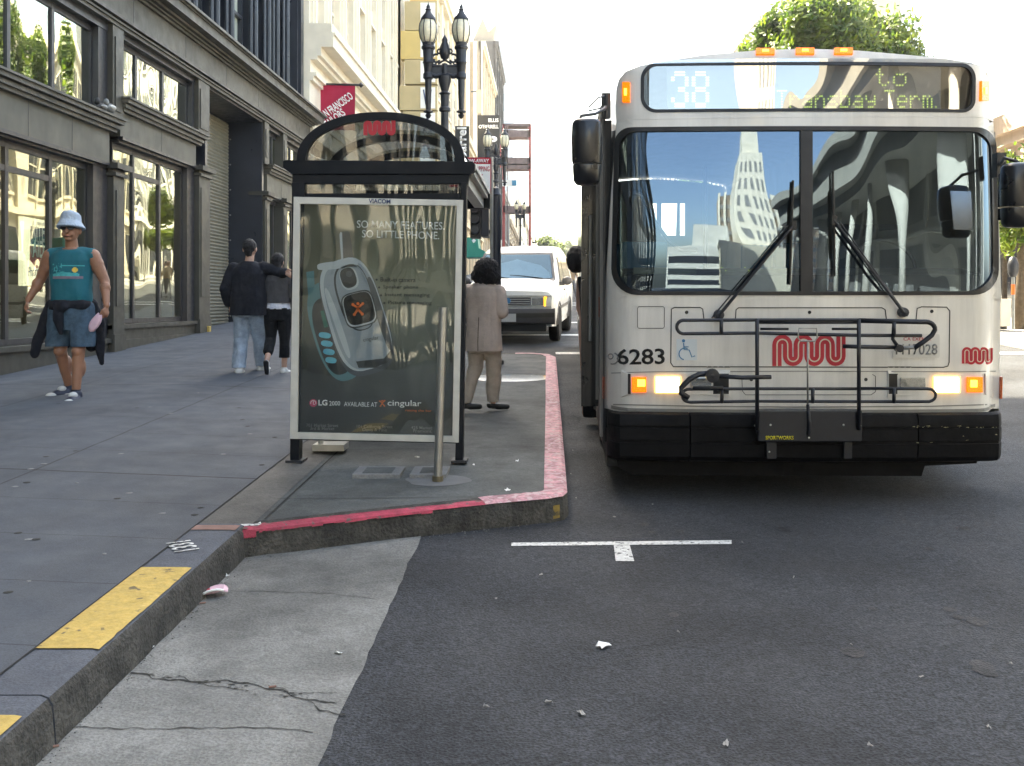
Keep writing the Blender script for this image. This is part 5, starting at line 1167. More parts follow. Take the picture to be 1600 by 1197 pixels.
# headlight clusters
def hl(x0,x1,lit):
    rr=MB(); z=[BS(x0,616,.004),BS(x1,616,.004),BS(x1,584,.004),BS(x0,584,.004)]
    h=bo('headlight_housing',MB().prism(z,(0,.05,0)),'black_plastic')
    fr=MB(); oo=[(x0-11 if x0<1258 else x0-2,579),(x1+2 if x0<1258 else x1+11,579),(x1+2 if x0<1258 else x1+11,621),(x0-11 if x0<1258 else x0-2,621)]
    ii=[(x0,584),(x1,584),(x1,616),(x0,616)]
    for k in range(4): j=(k+1)%4; fr.prism([BS(*oo[k],.008),BS(*oo[j],.008),BS(*ii[j],.012),BS(*ii[k],.012)],(0,.02,0))
    bo('headlight_surround',fr,'bus_white',bevel=.002)
    return h
h1=hl(981,1139,0); h2=hl(1389,1540,0)
def lampq(name,x0,x1,mat,par,y0=589,y1=613,inner=None):
    q=[BS(x0,y1,.010),BS(x1,y1,.010),BS(x1,y0,.010),BS(x0,y0,.010)]; o=bo(name,MB().prism(q,(0,-.010,0)),mat,par,bevel=.003)
    return o
def glow(x0,x1,par,mat,y0,y1): 
    q=[BS(x0,y1,.021),BS(x1,y1,.021),BS(x1,y0,.021),BS(x0,y0,.021)]; bo('glow',MB().prism(q,(0,-.003,0)),mat,par,bevel=.002)
o=lampq('turn_signal',987,1010,'orange_lens',h1); glow(996,1008,o,'orange_hot',593,604)
o=lampq('headlight',1023,1064,'head_edge',h1,588,614); glow(1025.5,1061.5,o,'head_glow',589.5,612.5)
lampq('headlight',1079,1112,'reflector',h1,590,606,)
o=lampq('turn_signal',1510,1535,'orange_lens',h2); glow(1516,1527,o,'orange_hot',594,605)
o=lampq('headlight',1458,1500,'head_edge',h2,588,614); glow(1460,1498,o,'head_glow',589.5,612.5)
lampq('headlight',1406,1446,'reflector',h2,590,606)
# wipers
def rp(px,py,c): return BL(px,py,c)
def wiper(piv,elb,bt,bb_,par2):
    c=-.05; w_=bo('wiper',MB().tube([BS(*piv,.05),BS((piv[0]*.6+elb[0]*.4),(piv[1]*.6+elb[1]*.4),.07),BS(*elb,.05)],[.011,.010,.008],8).tube([BS(*par2[0],.05),BS(*par2[1],.05)],.005,6).lathe([(0,-.03),(.03,-.02),(.035,.03)],BS(*piv,.03),12,'y'),'lamp_paint',sharp=40)
    bo('blade',MB().tube([BS(bt[0]+(bb_[0]-bt[0])*i/6,bt[1]+(bb_[1]-bt[1])*i/6,.02) for i in range(7)],.008,6).tube([BS(bt[0]+(bb_[0]-bt[0])*i/6,bt[1]+(bb_[1]-bt[1])*i/6,.035+.006*math.sin(i/6*3.14)) for i in range(1,6)],.009,6).box(*(lambda p:(p.x-.016,p.x+.016,p.y-.02,p.y+.03,p.z-.03,p.z+.03))(BS(*elb,.035))),'ink_black',w_)
wiper((1124,492),(1240,352),(1239,282),(1234,445),[(1112,497),(1232,352)]); wiper((1412,488),(1303,344),(1301,268),(1304,432),[(1418,494),(1310,344)])
# mirrors
def mirror(cx_,cy0,cy1,w_,c,arm):
    p0=BL(cx_,cy0,c); p1=BL(cx_,cy1,c); hw=w_/2/F*(6.6+c); H_=p0.z-p1.z
    def sec(t,k=1): 
        return [(p0.x+hw*k*math.copysign(abs(math.cos(a))**.6,math.cos(a)),c+.09*k*math.copysign(abs(math.sin(a))**.7,math.sin(a)),p0.z-H_*t) for a in [i*2*math.pi/20 for i in range(20)]]
    m=bo('mirror',MB().rings([sec(0,.55),sec(.02,.8),sec(.07,.95),sec(.3,1),sec(.62,.97),sec(.67,.93)]).rings([sec(.69,.90),sec(.71,.92),sec(.93,.86),sec(.985,.7),sec(1,.5)]),'black_plastic',sharp=50)
    bo('mirror_arm',MB().tube([BL(*a) for a in arm],.011,8),'lamp_paint',m,smooth=True); bo('mirror_mount',MB().box(*(lambda p:(p.x-.03,p.x+.03,p.y-.03,p.y+.05,p.z-.08,p.z+.08))(BL(*arm[-1]))),'lamp_paint',m)
    bo('mirror_glass',MB().box(p0.x-hw*.8,p0.x+hw*.8,c+.09,c+.095,p1.z+.05,p0.z-.06),'chrome',m); return m
mirror(917,186,290,48,-.30,[(905,190,-.3),(908,181,-.28),(930,178,-.2),(945,170,-.05),(947,165,.15)])
mirror(1591,255,356,50,-.30,[(1600,262,-.3),(1588,252,-.3),(1570,247,-.15),(1562,258,.1)])
bo('mirror_bracket',MB().tube([BL(943,168,.05),BL(921,173,-.1),BL(920,167,-.1),BL(934,153,-.02),BL(944,150,.05)],.006,6).tube([BL(947,148,.1),BL(947,186,.1)],.022,8),'lamp_paint',sharp=40)
# bicycle rack
RK=bo('bicycle_rack',MB().box(*(lambda a,b:(a.x,b.x,-.2,-.11,b.z,a.z))(BL(1183,640,-.15),BL(1343,688,-.15))),'rack',bevel=.006)
c=-.22
def tb(pts,r,mat='rack',nm='rack_tube',cl=False,c_=None): return bo(nm,MB().tube([BL(*p,c if c_ is None else c_) if len(p)==2 else BL(*p) for p in pts],r,8,closed=cl),mat,RK,smooth=True)
lp=arc((1068,511),10.5,90,270,10)
tb([(1449,503)]+[(1342,500),(1182,500)]+[(1068,500.5)]+[(a,511-(b-511)*1.0) for a,b in arc((1068,511),10.5,100,260,8)]+[(1068,521.5),(1182,520.5),(1342,524),(1440,524.5)],.011,nm='upper_tray')
tb([(1342,501),(1440,503)]+[(1447+14*math.sin(R(a)),515-12*math.cos(R(a))) for a in range(0,100,15)]+[(1456,524),(1442,535),(1428,544)],.016,nm='upper_tray'); tb([(1442,536),(1427,543),(1404,544)],.012,'steel','hook_tip'); tb([(1404,543),(1395,530),(1397,505)],.012,nm='clamp_arm')
tb([(1317,541),(1345,542),(1404,543)],.013,nm='cross_tube'); bo('clamp_joint',MB().lathe([(0,-.03),(.025,-.03),(.025,.03),(0,.03)],BL(1404,544,c),12,'y'),'rack',RK)
tb([(1360,607.5),(1182,607.5),(1078,608)]+[(1076+10*math.cos(R(a)),618-10*math.sin(R(a))) for a in range(105,270,20)]+[(1078,628.5),(1182,627),(1342,627.5),(1452,627.5)]+[(1452+10*math.cos(R(a)),617.5-9.5*math.sin(R(a))) for a in range(-80,95,20)]+[(1448,607.5),(1342,607)],.010,nm='lower_tray')
for px in (1183,1342): tb([(px,498,c-.01),(px,560,c-.015),(px,672,c+.0)],.013,nm='upright')
for x0,y0,y1 in ((1127,500,522),(1397,503,526),(1128,607,630),(1270,607,630),(1397,607,630)): tb([(x0,y0,c-.014),(x0,y1,c-.014)],.012,nm='clamp')
tb([(1182,503,c+.01),(1342,503,c+.01)],.014,'lamp_paint','top_bar'); tb([(1188,514,c+.02),(1232,514,c+.02)],.008); tb([(1300,514,c+.02),(1343,514,c+.02)],.008)
tb([(1262,535,c-.05),(1262,632,c-.03)],.006,'steel','release_handle'); tb([(1248,513,c-.05),(1247,528,c-.05),(1251,533,c-.05),(1273,533,c-.05),(1277,528,c-.05),(1276,513,c-.05)],.005,'steel','release_handle',cl=True)
tb([(1262,632,-.2),(1265,660,-.21),(1263,680,-.21)],.011,nm='latch')
tb([(1076,622,c-.03),(1064,614,c-.03),(1064,606,c-.03),(1078,592,c-.03),(1092,585,c-.03),(1112,583,c-.03)],.018,nm='support_arm'); tb([(1112,587,c-.04),(1160,590,c-.04),(1205,589,c-.04)],.014,nm='support_arm')
bo('support_arm',MB().prism([BL(*p,c+.02) for p in ((1078,598),(1090,586),(1139,586),(1139,618),(1080,620))],(0,.03,0)),'rack',RK) if False else None
tb([(1082,606.5,c-.03),(1130,606,c-.03)],.012,nm='spring'); bo('roller',MB().lathe([(.012,-.03),(.042,-.028),(.046,0),(.042,.028),(.012,.03)],BL(1113,587,c-.06),16,'y').lathe([(0,-.035),(.014,-.033),(.014,.03)],BL(1113,587,c-.06),12,'y'),'rack',RK,sharp=35)
for q1,q2 in ((1197,1212),(1318,1330)): bo('mount_plate',MB().box(*(lambda a,b:(a.x,b.x,-.14,-.10,b.z,a.z))(BL(q1,690,-.12),BL(q2,716,-.12))),'rack',RK,bevel=.003)
m=MB()
for px,py in ((1204,664),(1318,664),(1180,665),(1344,665),(1264,684),(1202,706)): m.lathe([(0,-.006),(.006,-.005),(.007,0)],BL(px,py,-.205 if py<690 else -.145),8,'y')
bo('bolt',m,'alu',RK); text('SPORTWORKS',BL(1196,687,-.204),BL(1240,687,-.204),(0,0,1),'ink_yellow','lettering',RK,h=6/F*6.4,bold=.02,th=.001)
# interior
IN=MB(); IN.box(-1.2,1.2,.35,11.4,.42,.46); bo('cabin_floor',IN,'interior_dark')
bo('dashboard',MB().prism([(-1.2,.16,1.0),(-1.2,.16,1.48),(-1.2,.5,1.52),(-1.2,.7,1.2),(-1.2,.7,1.0)],(2.4,0,0)),'rubber')
bo('dash_card',MB().prism([BL(990,418,.22),BL(1088,418,.22),BL(1088,454,.22),BL(990,454,.22)],(0,.01,0)),mk('card',(.30,.34,.24),.6,.12,8))
tb2=lambda pts,r,mat,nm: bo(nm,MB().tube([BL(*p) for p in pts],r,8),mat,smooth=True)
tb2([(990,301,.4),(1003,306,.4),(1022,345,.4),(1046,378,.4),(1062,390,.4),(1088,392,.4)],.014,'steel','grab_rail'); tb2([(1102,260,.8),(1102,455,.8)],.014,'steel','grab_rail')
for i in range(4): bo('passenger_seat',MB().box(-1.05+(i%2)*1.65,-.6+(i%2)*1.65,3+i*.9,3.12+i*.9,.5,1.75),'ink_blue',bevel=.03); bo('driver_seat',MB().box(.45,.95,1.0,1.15,.8,1.85).box(.45,.95,.7,1.1,.8,.95),'rubber',bevel=.04)
bo('steering_wheel',MB().tube([(.7+.22*math.cos(a),.62+.1*math.sin(a),1.52+.2*math.sin(a)) for a in [i*math.pi/12 for i in range(24)]],.014,6,closed=True),'rubber')
bo('side_pane',MB().prism([BL(1034,318,2.6),BL(1058,318,2.6),BL(1056,368,2.6),BL(1034,368,2.6)],(0,.02,0)).prism([BL(1063,318,2.6),BL(1070,318,2.6),BL(1070,368,2.6),BL(1063,368,2.6)],(0,.02,0)).prism([BL(1020,318,2.6),BL(1026,318,2.6),BL(1026,344,2.6)],(0,.02,0)),mk('pane_glow',(.8,.85,.8),.5,.05,6,emit=(.8,.9,.8),estr=1.0),label='bright far window seen through the windscreen')  # daylight in the far window put in as emission, no lamp there
bo('fare_display',dots('00 200',1126,416,5,4.6,.005),'led_green') if False else None
m=MB()
for i,(px,py) in enumerate([(1128+6*(k%12),418+((k*7)%6)*5) for k in range(34)]): p=BL(px,py,.30); m.add([p+Vector((-.004,0,-.003)),p+Vector((.004,0,-.003)),p+Vector((.004,0,.003)),p+Vector((-.004,0,.003))],[(0,1,2,3)])
bo('dash_display_dots',m,'led_green')

# ================= van =================
Yv=18.3; vx=P3(790,0,Yv).x+.05
VAN=thing('white_minivan','white minivan with black grille facing the camera behind the bulb','van',(vx,Yv,G(Yv)),rot=(th,0,R(-5.5)),local=True)
def vo(n,m,mat,par=None,**k): return obj(n,m,mat,par or VAN,**k)
prof=[(0,.62,.80),(.03,.40,.95),(.12,.32,1.00),(.5,.30,1.08),(.95,.30,1.16),(1.25,.30,1.42),(1.55,.30,1.66),(1.85,.30,1.75),(2.6,.30,1.80),(3.8,.30,1.80),(4.3,.32,1.74),(4.42,.40,1.4)]
def vsec(y,zb,zt):
    pts=[]
    for t in [i/9 for i in range(10)]:
        z=zb+(zt-zb)*t; w=.87 if z<1.0 else .87-.17*((z-1.0)/.8)**1.1
        if y<.5: w-=.07*(1-y/.5)**2
        w-=.03*max(0,(.5-z)/.2)
        if t>.88: w-=.06*((t-.88)/.12)**2
        pts.append((w,y,z))
    pts.append((pts[-1][0]-.10,y,zt+.02)); pts.append((0,y,zt+.035))
    return pts+[(-a,b,c_) for a,b,c_ in reversed(pts[:-1])]
vo('body',MB().rings([vsec(*p) for p in prof]),'van_white',sharp=38)
def vf(x,z): # windscreen plane y at z
    return .97+(z-1.17)/(1.66-1.17)*(1.55-.97)-.03
vo('windscreen',MB().prism([(-.74,.955,1.17),(.74,.955,1.17),(.64,1.50,1.63),(-.64,1.50,1.63)],(0,-.02,.02)),'van_glass',bevel=.01)
vo('windscreen_trim',MB().prism([(-.79,.94,1.145),(.79,.94,1.145),(.68,1.53,1.67),(-.68,1.53,1.67)],(0,-.012,.012)).prism([(-.78,.80,1.12),(.78,.80,1.12),(.76,.98,1.18),(-.76,.98,1.18)],(0,0,.02)),'van_trim')
for s in (-1,1):
    m=MB(); m.prism([(s*.872,1.28,1.05),(s*.872,2.15,1.05),(s*.76,2.15,1.60),(s*.76,1.68,1.60)],(s*.006,0,.003)); m.prism([(s*.872,2.25,1.05),(s*.872,3.95,1.05),(s*.76,3.85,1.60),(s*.76,2.25,1.60)],(s*.006,0,.003)); vo('side_glass',m,'window_dark')
    m=vo('door_mirror',MB().rings([[(s*(1.0+.10*math.cos(a)*k),1.12+yy_,1.14+.085*math.sin(a)*k) for a in [i*math.pi/6 for i in range(12)]] for k,yy_ in ((.7,-.05),(1,0),(1,.09))]),'van_trim',smooth=True); vo('mirror_stalk',MB().box(s*.84,s*.95,1.12,1.2,1.05,1.12),'van_trim',m)
    vo('door_handle',MB().box(s*.872,s*.885,2.0,2.12,.93,.96),'van_trim'); vo('side_moulding',MB().box(s*.872,s*.882,.9,3.4,.60,.66),'van_trim')
    for yy_ in (.85,3.5):
        t_=vo('wheel',MB().lathe([(.20,-.1),(.31,-.1),(.335,-.07),(.335,.07),(.31,.1),(.20,.1)],(s*.79,yy_,.335),24,'x'),'tyre',sharp=35); vo('rim',MB().lathe([(0,-.03),(.08,-.08),(.19,-.07),(.21,-.10),(.21,.10),(.19,.07),(.08,.08),(0,.03)],(s*.79,yy_,.335),18,'x'),'alu',t_,sharp=35)
        vo('wheel_arch',MB().tube([(s*.868,yy_+.40*math.cos(a),.34+.40*math.sin(a)) for a in [i*math.pi/12 for i in range(13)]],.022,6),'van_trim')
fy=-.005
g_=vo('grille',MB().box(-.42,.42,-.03,.05,.72,.86),'van_trim'); m=MB()
for i in range(3): m.box(-.41,.41,-.038,-.031,.74+i*.04,.752+i*.04)
vo('grille_bar',m,'alu',g_); vo('badge',MB().lathe([(0,-.01),(.05,-.008),(.055,0)],(0,-.034,.80),14,'y'),'ink_blue',g_)
for s in (-1,1):
    vo('headlight',MB().box(s*.44,s*.66,-.02,.08,.72,.86),'reflector',bevel=.008); vo('turn_signal',MB().prism([(s*.665,-.018,.70),(s*.80,.06,.70),(s*.80,.06,.88),(s*.665,-.018,.88)],(0,.08,0)),'van_amber',bevel=.005)
vo('grille_surround',MB().box(-.80,.80,-.01,.10,.875,.90).box(-.80,.80,-.01,.10,.68,.70),'alu')
rr=[]
for i in range(17):
    x=-.86+i*1.72/16; b=.10*abs(x/.86)**4; rr.append([(x,b+.02,.66),(x,b-.09,.65),(x,b-.11,.58),(x,b-.11,.50),(x,b-.09,.40),(x,b+.02,.36)])
BM=vo('bumper',MB().rings(rr),'van_trim',sharp=35); vo('bumper_strip',MB().rings([[(x_,y_-.006,z_) for x_,y_,z_ in (r[2],r[3])]+[(x_,y_+.004,z_) for x_,y_,z_ in (r[3],r[2])] for r in rr]),'bronze',BM)
vo('number_plate',MB().box(-.16,.16,-.13,-.118,.42,.57),'plate',BM); vo('air_dam',MB().box(-.7,.7,.0,.2,.24,.37),'ink_black')
vo('wiper',MB().tube([(.55,.93,1.19),(.1,1.0,1.24),(-.1,1.02,1.25)],.012,6).tube([(-.1,.93,1.19),(-.55,1.0,1.24),(-.7,1.02,1.25)],.012,6),'ink_black')
vo('antenna',MB().tube([(.80,1.05,1.15),(.66,1.62,1.75)],.007,5),'ink_black')
# distant car
CAR=thing('parked_car','small hazy car far up the street right of the van','car',(1.6,95,G(95)),rot=(th,0,0),local=True)
obj('body',MB().rings([[(x*w,y,z0+(z1-z0)*k) for x,k in ((-1,0),(-1,.7),(-.85,1),(.85,1),(1,.7),(1,0))] for y,w,z0,z1 in ((0,.8,.3,.7),(.1,.88,.25,.85),(1.2,.9,.25,.95),(1.3,.88,.25,.97),(4.2,.88,.25,1.0),(4.4,.8,.3,.8))]),'ink_grey',CAR,sharp=40)
obj('cabin',MB().rings([[(x*w,y,.9+(z1-.9)*k) for x,k in ((-1,0),(-.85,1),(.85,1),(1,0))] for y,w,z1 in ((1.2,.85,.92),(1.8,.78,1.4),(3.2,.78,1.42),(3.9,.82,.95))]),'window_dark',CAR,sharp=40)
for s in (-1,1):
    for yy_ in (.8,3.5): obj('wheel',MB().lathe([(.15,-.1),(.32,-.1),(.32,.1),(.15,.1)],(s*.8,yy_,.32),14,'x'),'tyre',CAR)
# ================= people =================
class Blob:
    def __init__(s): s.m=MB()
    def cap(s,a,b,ra,rb,n=14,flat=1,fdir=None):
        a=Vector(a);b=Vector(b); d=(b-a); L=d.length; d.normalize(); up=Vector((0,1,0)) if abs(d.y)<.9 else Vector((1,0,0))
        if fdir: up=Vector(fdir)
        u=d.cross(up).normalized(); v=u.cross(d).normalized(); rr=[]
        for k in range(5): t=math.pi/2*(1-k/4.0); rr.append((a-d*ra*math.sin(t)*.98,ra*math.cos(t)+1e-4))
        for k in range(5): t=math.pi/2*k/4.0; rr.append((b+d*rb*math.sin(t)*.98,rb*math.cos(t)+1e-4))
        s.m.rings([[c+r*(math.cos(j*2*math.pi/n)*u+flat*math.sin(j*2*math.pi/n)*v) for j in range(n)] for c,r in rr]); return s
    def chain(s,pts,rs,**k):
        for i in range(len(pts)-1): s.cap(pts[i],pts[i+1],rs[i],rs[i+1],**k)
        return s
    def ell(s,c,r,rot=None):
        M=rot or Matrix.Identity(3); c=Vector(c); n=16; rr=[]
        for i in range(9):
            t=-math.pi/2+math.pi*i/8; z=math.sin(t)*.999; q=max(math.cos(t),.004)
            rr.append([c+M@Vector((r[0]*q*math.cos(j*2*math.pi/n),r[1]*q*math.sin(j*2*math.pi/n),r[2]*z)) for j in range(n)])
        s.m.rings(rr); return s
    def stack(s,rings,n=24,e=2.3):
        def pt(t,rx,ry,c): 
            a,b=math.cos(t),math.sin(t); return (c[0]+rx*math.copysign(abs(a)**(2/e),a),c[1]+ry*math.copysign(abs(b)**(2/e),b),c[2])
        s.m.rings([[pt(j*2*math.pi/n,rx,ry,(cx,cy,z)) for j in range(n)] for z,rx,ry,cx,cy in rings]); return s
    def make(s,name,mat,parent,voxel=.008,smooth=2,cuts=(),wr=0,wrs=14,seed=0,label=None):
        me=bpy.data.meshes.new(name); me.from_pydata(s.m.v,[],s.m.f); o=bpy.data.objects.new(name,me); COL.objects.link(o)
        bm=bmesh.new(); bm.from_mesh(me); bmesh.ops.recalc_face_normals(bm,faces=bm.faces); bm.to_mesh(me); bm.free()
        r=o.modifiers.new('r','REMESH'); r.mode='VOXEL'; r.voxel_size=voxel
        if smooth: q=o.modifiers.new('s','SMOOTH'); q.factor=.5; q.iterations=smooth
        me2=apply_mods(o); bpy.data.objects.remove(o); bm=bmesh.new(); bm.from_mesh(me2)
        if wr:
            bm.normal_update()
            for v in bm.verts:
                c=v.co; k=noise.noise(Vector((c.x*wrs,c.y*wrs,c.z*wrs*.55+seed)))+.22*noise.noise(Vector((c.x*wrs*2.3,c.y*wrs*2.3,c.z*wrs*1.4+seed+5))); v.co+=v.normal*wr*k
        for co,no in cuts:
            bmesh.ops.bisect_plane(bm,geom=bm.verts[:]+bm.edges[:]+bm.faces[:],plane_co=co,plane_no=no,clear_outer=True)
            ed=[e for e in bm.edges if e.is_boundary]
            if ed: bmesh.ops.holes_fill(bm,edges=ed)
        bm.to_mesh(me2); bm.free(); return mesh_obj(name,me2,mat,parent,True,label=label)
def hand(B,w,d,side,palmn,curl=.5,s=1.0):
    """w wrist, d direction of fingers, side = towards the thumb, palmn = palm normal (fingers curl to it)"""
    w=Vector(w); d=Vector(d).normalized(); sd_=Vector(side).normalized(); pn=Vector(palmn).normalized()
    B.cap(w,w+d*.075*s,.024*s,.030*s,flat=.55,fdir=pn)
    for i,(o,L) in enumerate(((.028,.070),(.010,.080),(-.009,.074),(-.027,.058))):
        b=w+d*.082*s+sd_*o*s; r=.0088*s; a1=curl*.6; a2=curl*1.5
        p1=b+(d*math.cos(a1)+pn*math.sin(a1))*L*.42*s; p2=p1+(d*math.cos(a2)+pn*math.sin(a2))*L*.32*s; p3=p2+(d*math.cos(a2+.5)+pn*math.sin(a2+.5))*L*.26*s
        B.chain([b-d*.02*s,p1,p2,p3],[r*1.1,r,r*.95,r*.8],n=8)
    t=w+d*.03*s+sd_*.02*s; B.chain([t,t+(d*.5+sd_*.8).normalized()*.035*s,t+(d*.85+sd_*.5+pn*.3).normalized()*.068*s],[.013*s,.011*s,.009*s],n=8)
def shoe(B,ank,toe,s=1.0,w=.042):
    ank=Vector(ank); toe=Vector(toe).normalized(); 
    B.cap(ank+Vector((0,0,-.035))-toe*.035,ank+Vector((0,0,-.045))+toe*.06,.042*s,.042*s); B.cap(ank+Vector((0,0,-.05))+toe*.05,ank+Vector((0,0,-.055))+toe*.15,.044*s,.035*s); B.cap(ank+Vector((0,0,.0)),ank+Vector((0,0,-.04)),.044*s,.044*s)
def person(label,px,py,hpx,rotz,d=None,h_eff=1.43,Hm=1.75):
    d=d or h_eff*F/(py-402); x=(px-CX)/F*d; z=H-(py-CY)/F*d; s=(hpx/F*d)/Hm
    t=thing('person',label,'person',(x,d,z),rot=(0,0,R(rotz)),local=True); t.scale=(s,s,s); return t
# --- man in teal shirt and bucket hat (faces the camera) ---
P=person('man in teal sleeveless shirt, denim shorts and blue bucket hat walking on the sidewalk','' or 112,630,286,3)
B=Blob()
sh=[(-.195,.0,1.42),(.195,.0,1.42)]; hp=[(-.095,0,.93),(.095,0,.93)]
B.stack([(.86,.15,.11,0,0),(.95,.17,.12,0,0),(1.08,.165,.12,0,-.01),(1.25,.175,.12,0,0),(1.36,.185,.115,0,0),(1.43,.16,.095,0,0),(1.48,.08,.07,0,0)])
B.cap((0,.01,1.44),(0,-.01,1.56),.062,.055); B.ell((0,-.015,1.655),(.076,.098,.105)); B.ell((0,-.03,1.60),(.062,.072,.062)); B.cap((0,-.105,1.655),(0,-.127,1.632),.011,.016); B.cap((-.011,-.122,1.63),(.011,-.122,1.63),.010,.010); B.ell((0,-.075,1.565),(.032,.030,.022)); B.ell((-.035,-.085,1.61),(.024,.02,.025)); B.ell((.035,-.085,1.61),(.024,.02,.025)); B.cap((-.02,-.104,1.593),(.02,-.104,1.593),.009,.009)
for s in (-1,1): B.ell((s*.078,.005,1.645),(.012,.022,.034)); B.cap((s*.10,.01,1.42),(s*.19,.01,1.41),.07,.062)
armL=[(-.20,0,1.41),(-.30,.03,1.19),(-.385,-.04,.99)]; armR=[(.20,0,1.41),(.30,.02,1.17),(.355,-.08,.935)]
for a in (armL,armR):
    B.chain(a,[.066,.048,.030]); m1=(Vector(a[0])*.6+Vector(a[1])*.4); B.ell(m1,(.060,.062,.09)); m2=(Vector(a[1])*.7+Vector(a[2])*.3); B.ell(m2,(.050,.050,.07))
hand(B,armL[2],(-.18,-.25,-1),(.45,-.9,0),(.9,.3,0),.7,1.05); hand(B,armR[2],(.05,-.2,-1),(-.35,-.9,0),(-.9,.3,0),1.0,1.05)
anL=(-.085,.16,.13); anR=(.105,-.16,.10)
B.chain([hp[0],(-.105,.0,.50),anL],[.095,.058,.036]); B.chain([hp[1],(.105,-.10,.50),anR],[.095,.058,.036])
B.ell((-.10,.11,.35),(.062,.066,.11)); B.ell((.108,-.095,.35),(.062,.066,.11)); B.ell((-.103,-.02,.50),(.056,.056,.06)); B.ell((.105,-.12,.50),(.056,.056,.06))
B.make('body','skin',P,.006,2)
sb=Blob().stack([(.93,.185,.135,0,0),(1.02,.188,.142,0,-.008),(1.10,.185,.14,0,-.01),(1.25,.20,.14,0,-.005),(1.36,.205,.135,0,0),(1.43,.19,.115,0,0),(1.485,.10,.085,0,0),(1.50,.075,.075,0,0)])
for s in (-1,1): sb.cap((s*.08,.01,1.425),(s*.20,.008,1.405),.080,.078)
shirt=sb.make('sleeveless_shirt','teal_cloth',P,.008,3,cuts=[((.225,0,1.40),(1,0,.25)),((-.225,0,1.40),(-1,0,.25)),((0,0,1.492),(0,-.35,1)),((0,0,.945),(0,0,-1))],wr=.014,wrs=8)
def decal(target,par,x0,x1,z0,z1,fn,mat,name,st=.006,off=.004,ysign=-1):
    bm=bmesh.new(); bm.from_mesh(target.data); tr=BVHTree.FromBMesh(bm); m=MB(); nx=int((x1-x0)/st); nz=int((z1-z0)/st); idx={}
    def hit(i,j):
        if (i,j) in idx: return idx[(i,j)]
        x=x0+i*st; z=z0+j*st; r=tr.ray_cast(Vector((x,ysign*2,z)),Vector((0,-ysign,0))); 
        if r[0] is None: idx[(i,j)]=None; return None
        m.v.append((x,r[0].y+ysign*off,z)); idx[(i,j)]=len(m.v)-1; return idx[(i,j)]
    for i in range(nx):
        for j in range(nz):
            if fn(x0+(i+.5)*st,z0+(j+.5)*st):
                q=[hit(i,j),hit(i+1,j),hit(i+1,j+1),hit(i,j+1)]
                if None not in q: m.f.append(tuple(q))
    bm.free(); return obj(name,m,mat,par)
nz_=lambda x,z,s=30: noise.noise(Vector((x*s,z*s,2)))
decal(shirt,shirt,-.12,.15,1.18,1.215,lambda x,z:abs(z-1.198)<.013+.006*nz_(x,z),'print_mauve','printed_stripe')
decal(shirt,shirt,-.12,.12,1.205,1.29,lambda x,z:z<1.235+.03*math.sin((x+.12)*14)*(.6)+.03*nz_(x,z,25) ,'print_aqua','printed_waves',off=.003)
decal(shirt,shirt,-.13,-.03,1.24,1.33,lambda x,z:nz_(x,z,45)>.12,'print_aqua','printed_palm',.005,off=.003); decal(shirt,shirt,-.04,.16,1.305,1.315,lambda x,z:abs(z-1.31)<.004,'print_aqua','printed_line',.005,off=.003)
decal(shirt,shirt,.04,.13,1.22,1.31,lambda x,z:(x-.085)**2+(z-1.27)**2<.024**2,'print_sun','printed_sun',.005,off=.0055)
sb=Blob(); sb.stack([(.70,.16,.13,0,0),(.85,.19,.145,0,0),(1.0,.175,.13,0,0)]); sb.chain([(-.10,0,.90),(-.13,.02,.50)],[.115,.115]); sb.chain([(.10,0,.90),(.125,-.06,.50)],[.115,.115])
sb.make('denim_shorts','denim_blue',P,.008,2,cuts=[((0,0,.545),(0,0,-1))],wr=.012,wrs=13)
sb=Blob(); sb.stack([(.90,.20,.155,0,0),(.95,.205,.16,0,0),(.985,.195,.15,0,0)]); sb.ell((-.02,-.155,.92),(.06,.035,.05)); sb.chain([(-.05,-.14,.93),(-.06,-.16,.80),(-.03,-.165,.68)],[.05,.045,.03],flat=.5)
sb.chain([(-.19,.0,.94),(-.26,.03,.78),(-.32,.03,.62),(-.36,.03,.47)],[.055,.06,.055,.045],flat=.55); sb.chain([(.19,.02,.94),(.235,.05,.75),(.25,.05,.55),(.262,.06,.38)],[.05,.06,.05,.022],flat=.55); sb.chain([(-.15,.12,.93),(-.12,.13,.6)],[.08,.09],flat=.4); sb.chain([(.12,.13,.93),(.14,.14,.55)],[.08,.07],flat=.4)
sb.make('tied_jacket','navy_cloth',P,.009,2,wr=.014,wrs=12,seed=3)
hb=Blob(); hb.m.rings([[(r*math.cos(a)*1.0,-.015+r*1.12*math.sin(a),z-.02*math.sin(a)) for a in [i*2*math.pi/24 for i in range(24)]] for r,z in ((.128,1.668),(.132,1.676),(.094,1.735),(.088,1.795),(.068,1.818),(.01,1.822))]); hb.make('bucket_hat','hat_cloth',P,.007,2,wr=.005,wrs=18)
g_=MB()
for s in (-1,1): g_.add([(s*.036+.030*math.cos(a),-.116+.02*abs(math.cos(a))*(1 if math.cos(a)*s>0 else 0),1.668+.019*math.sin(a)) for a in [i*2*math.pi/16 for i in range(16)]],[tuple(range(16))])
g_.tube([(-.066,-.10,1.673),(-.02,-.12,1.677),(.02,-.12,1.677),(.066,-.10,1.673)],.004,6).tube([(-.068,-.10,1.672),(-.082,0,1.665)],.004,6).tube([(.068,-.10,1.672),(.082,0,1.665)],.004,6); obj('sunglasses',g_,'ink_black',P)
obj('mouth',MB().tube([(-.024,-.108,1.592),(0,-.115,1.595),(.024,-.108,1.592)],.0055,6),'lip',P,smooth=True); obj('hair',Blob().ell((0,.02,1.66),(.083,.09,.07)).m,'hair',P,smooth=True)
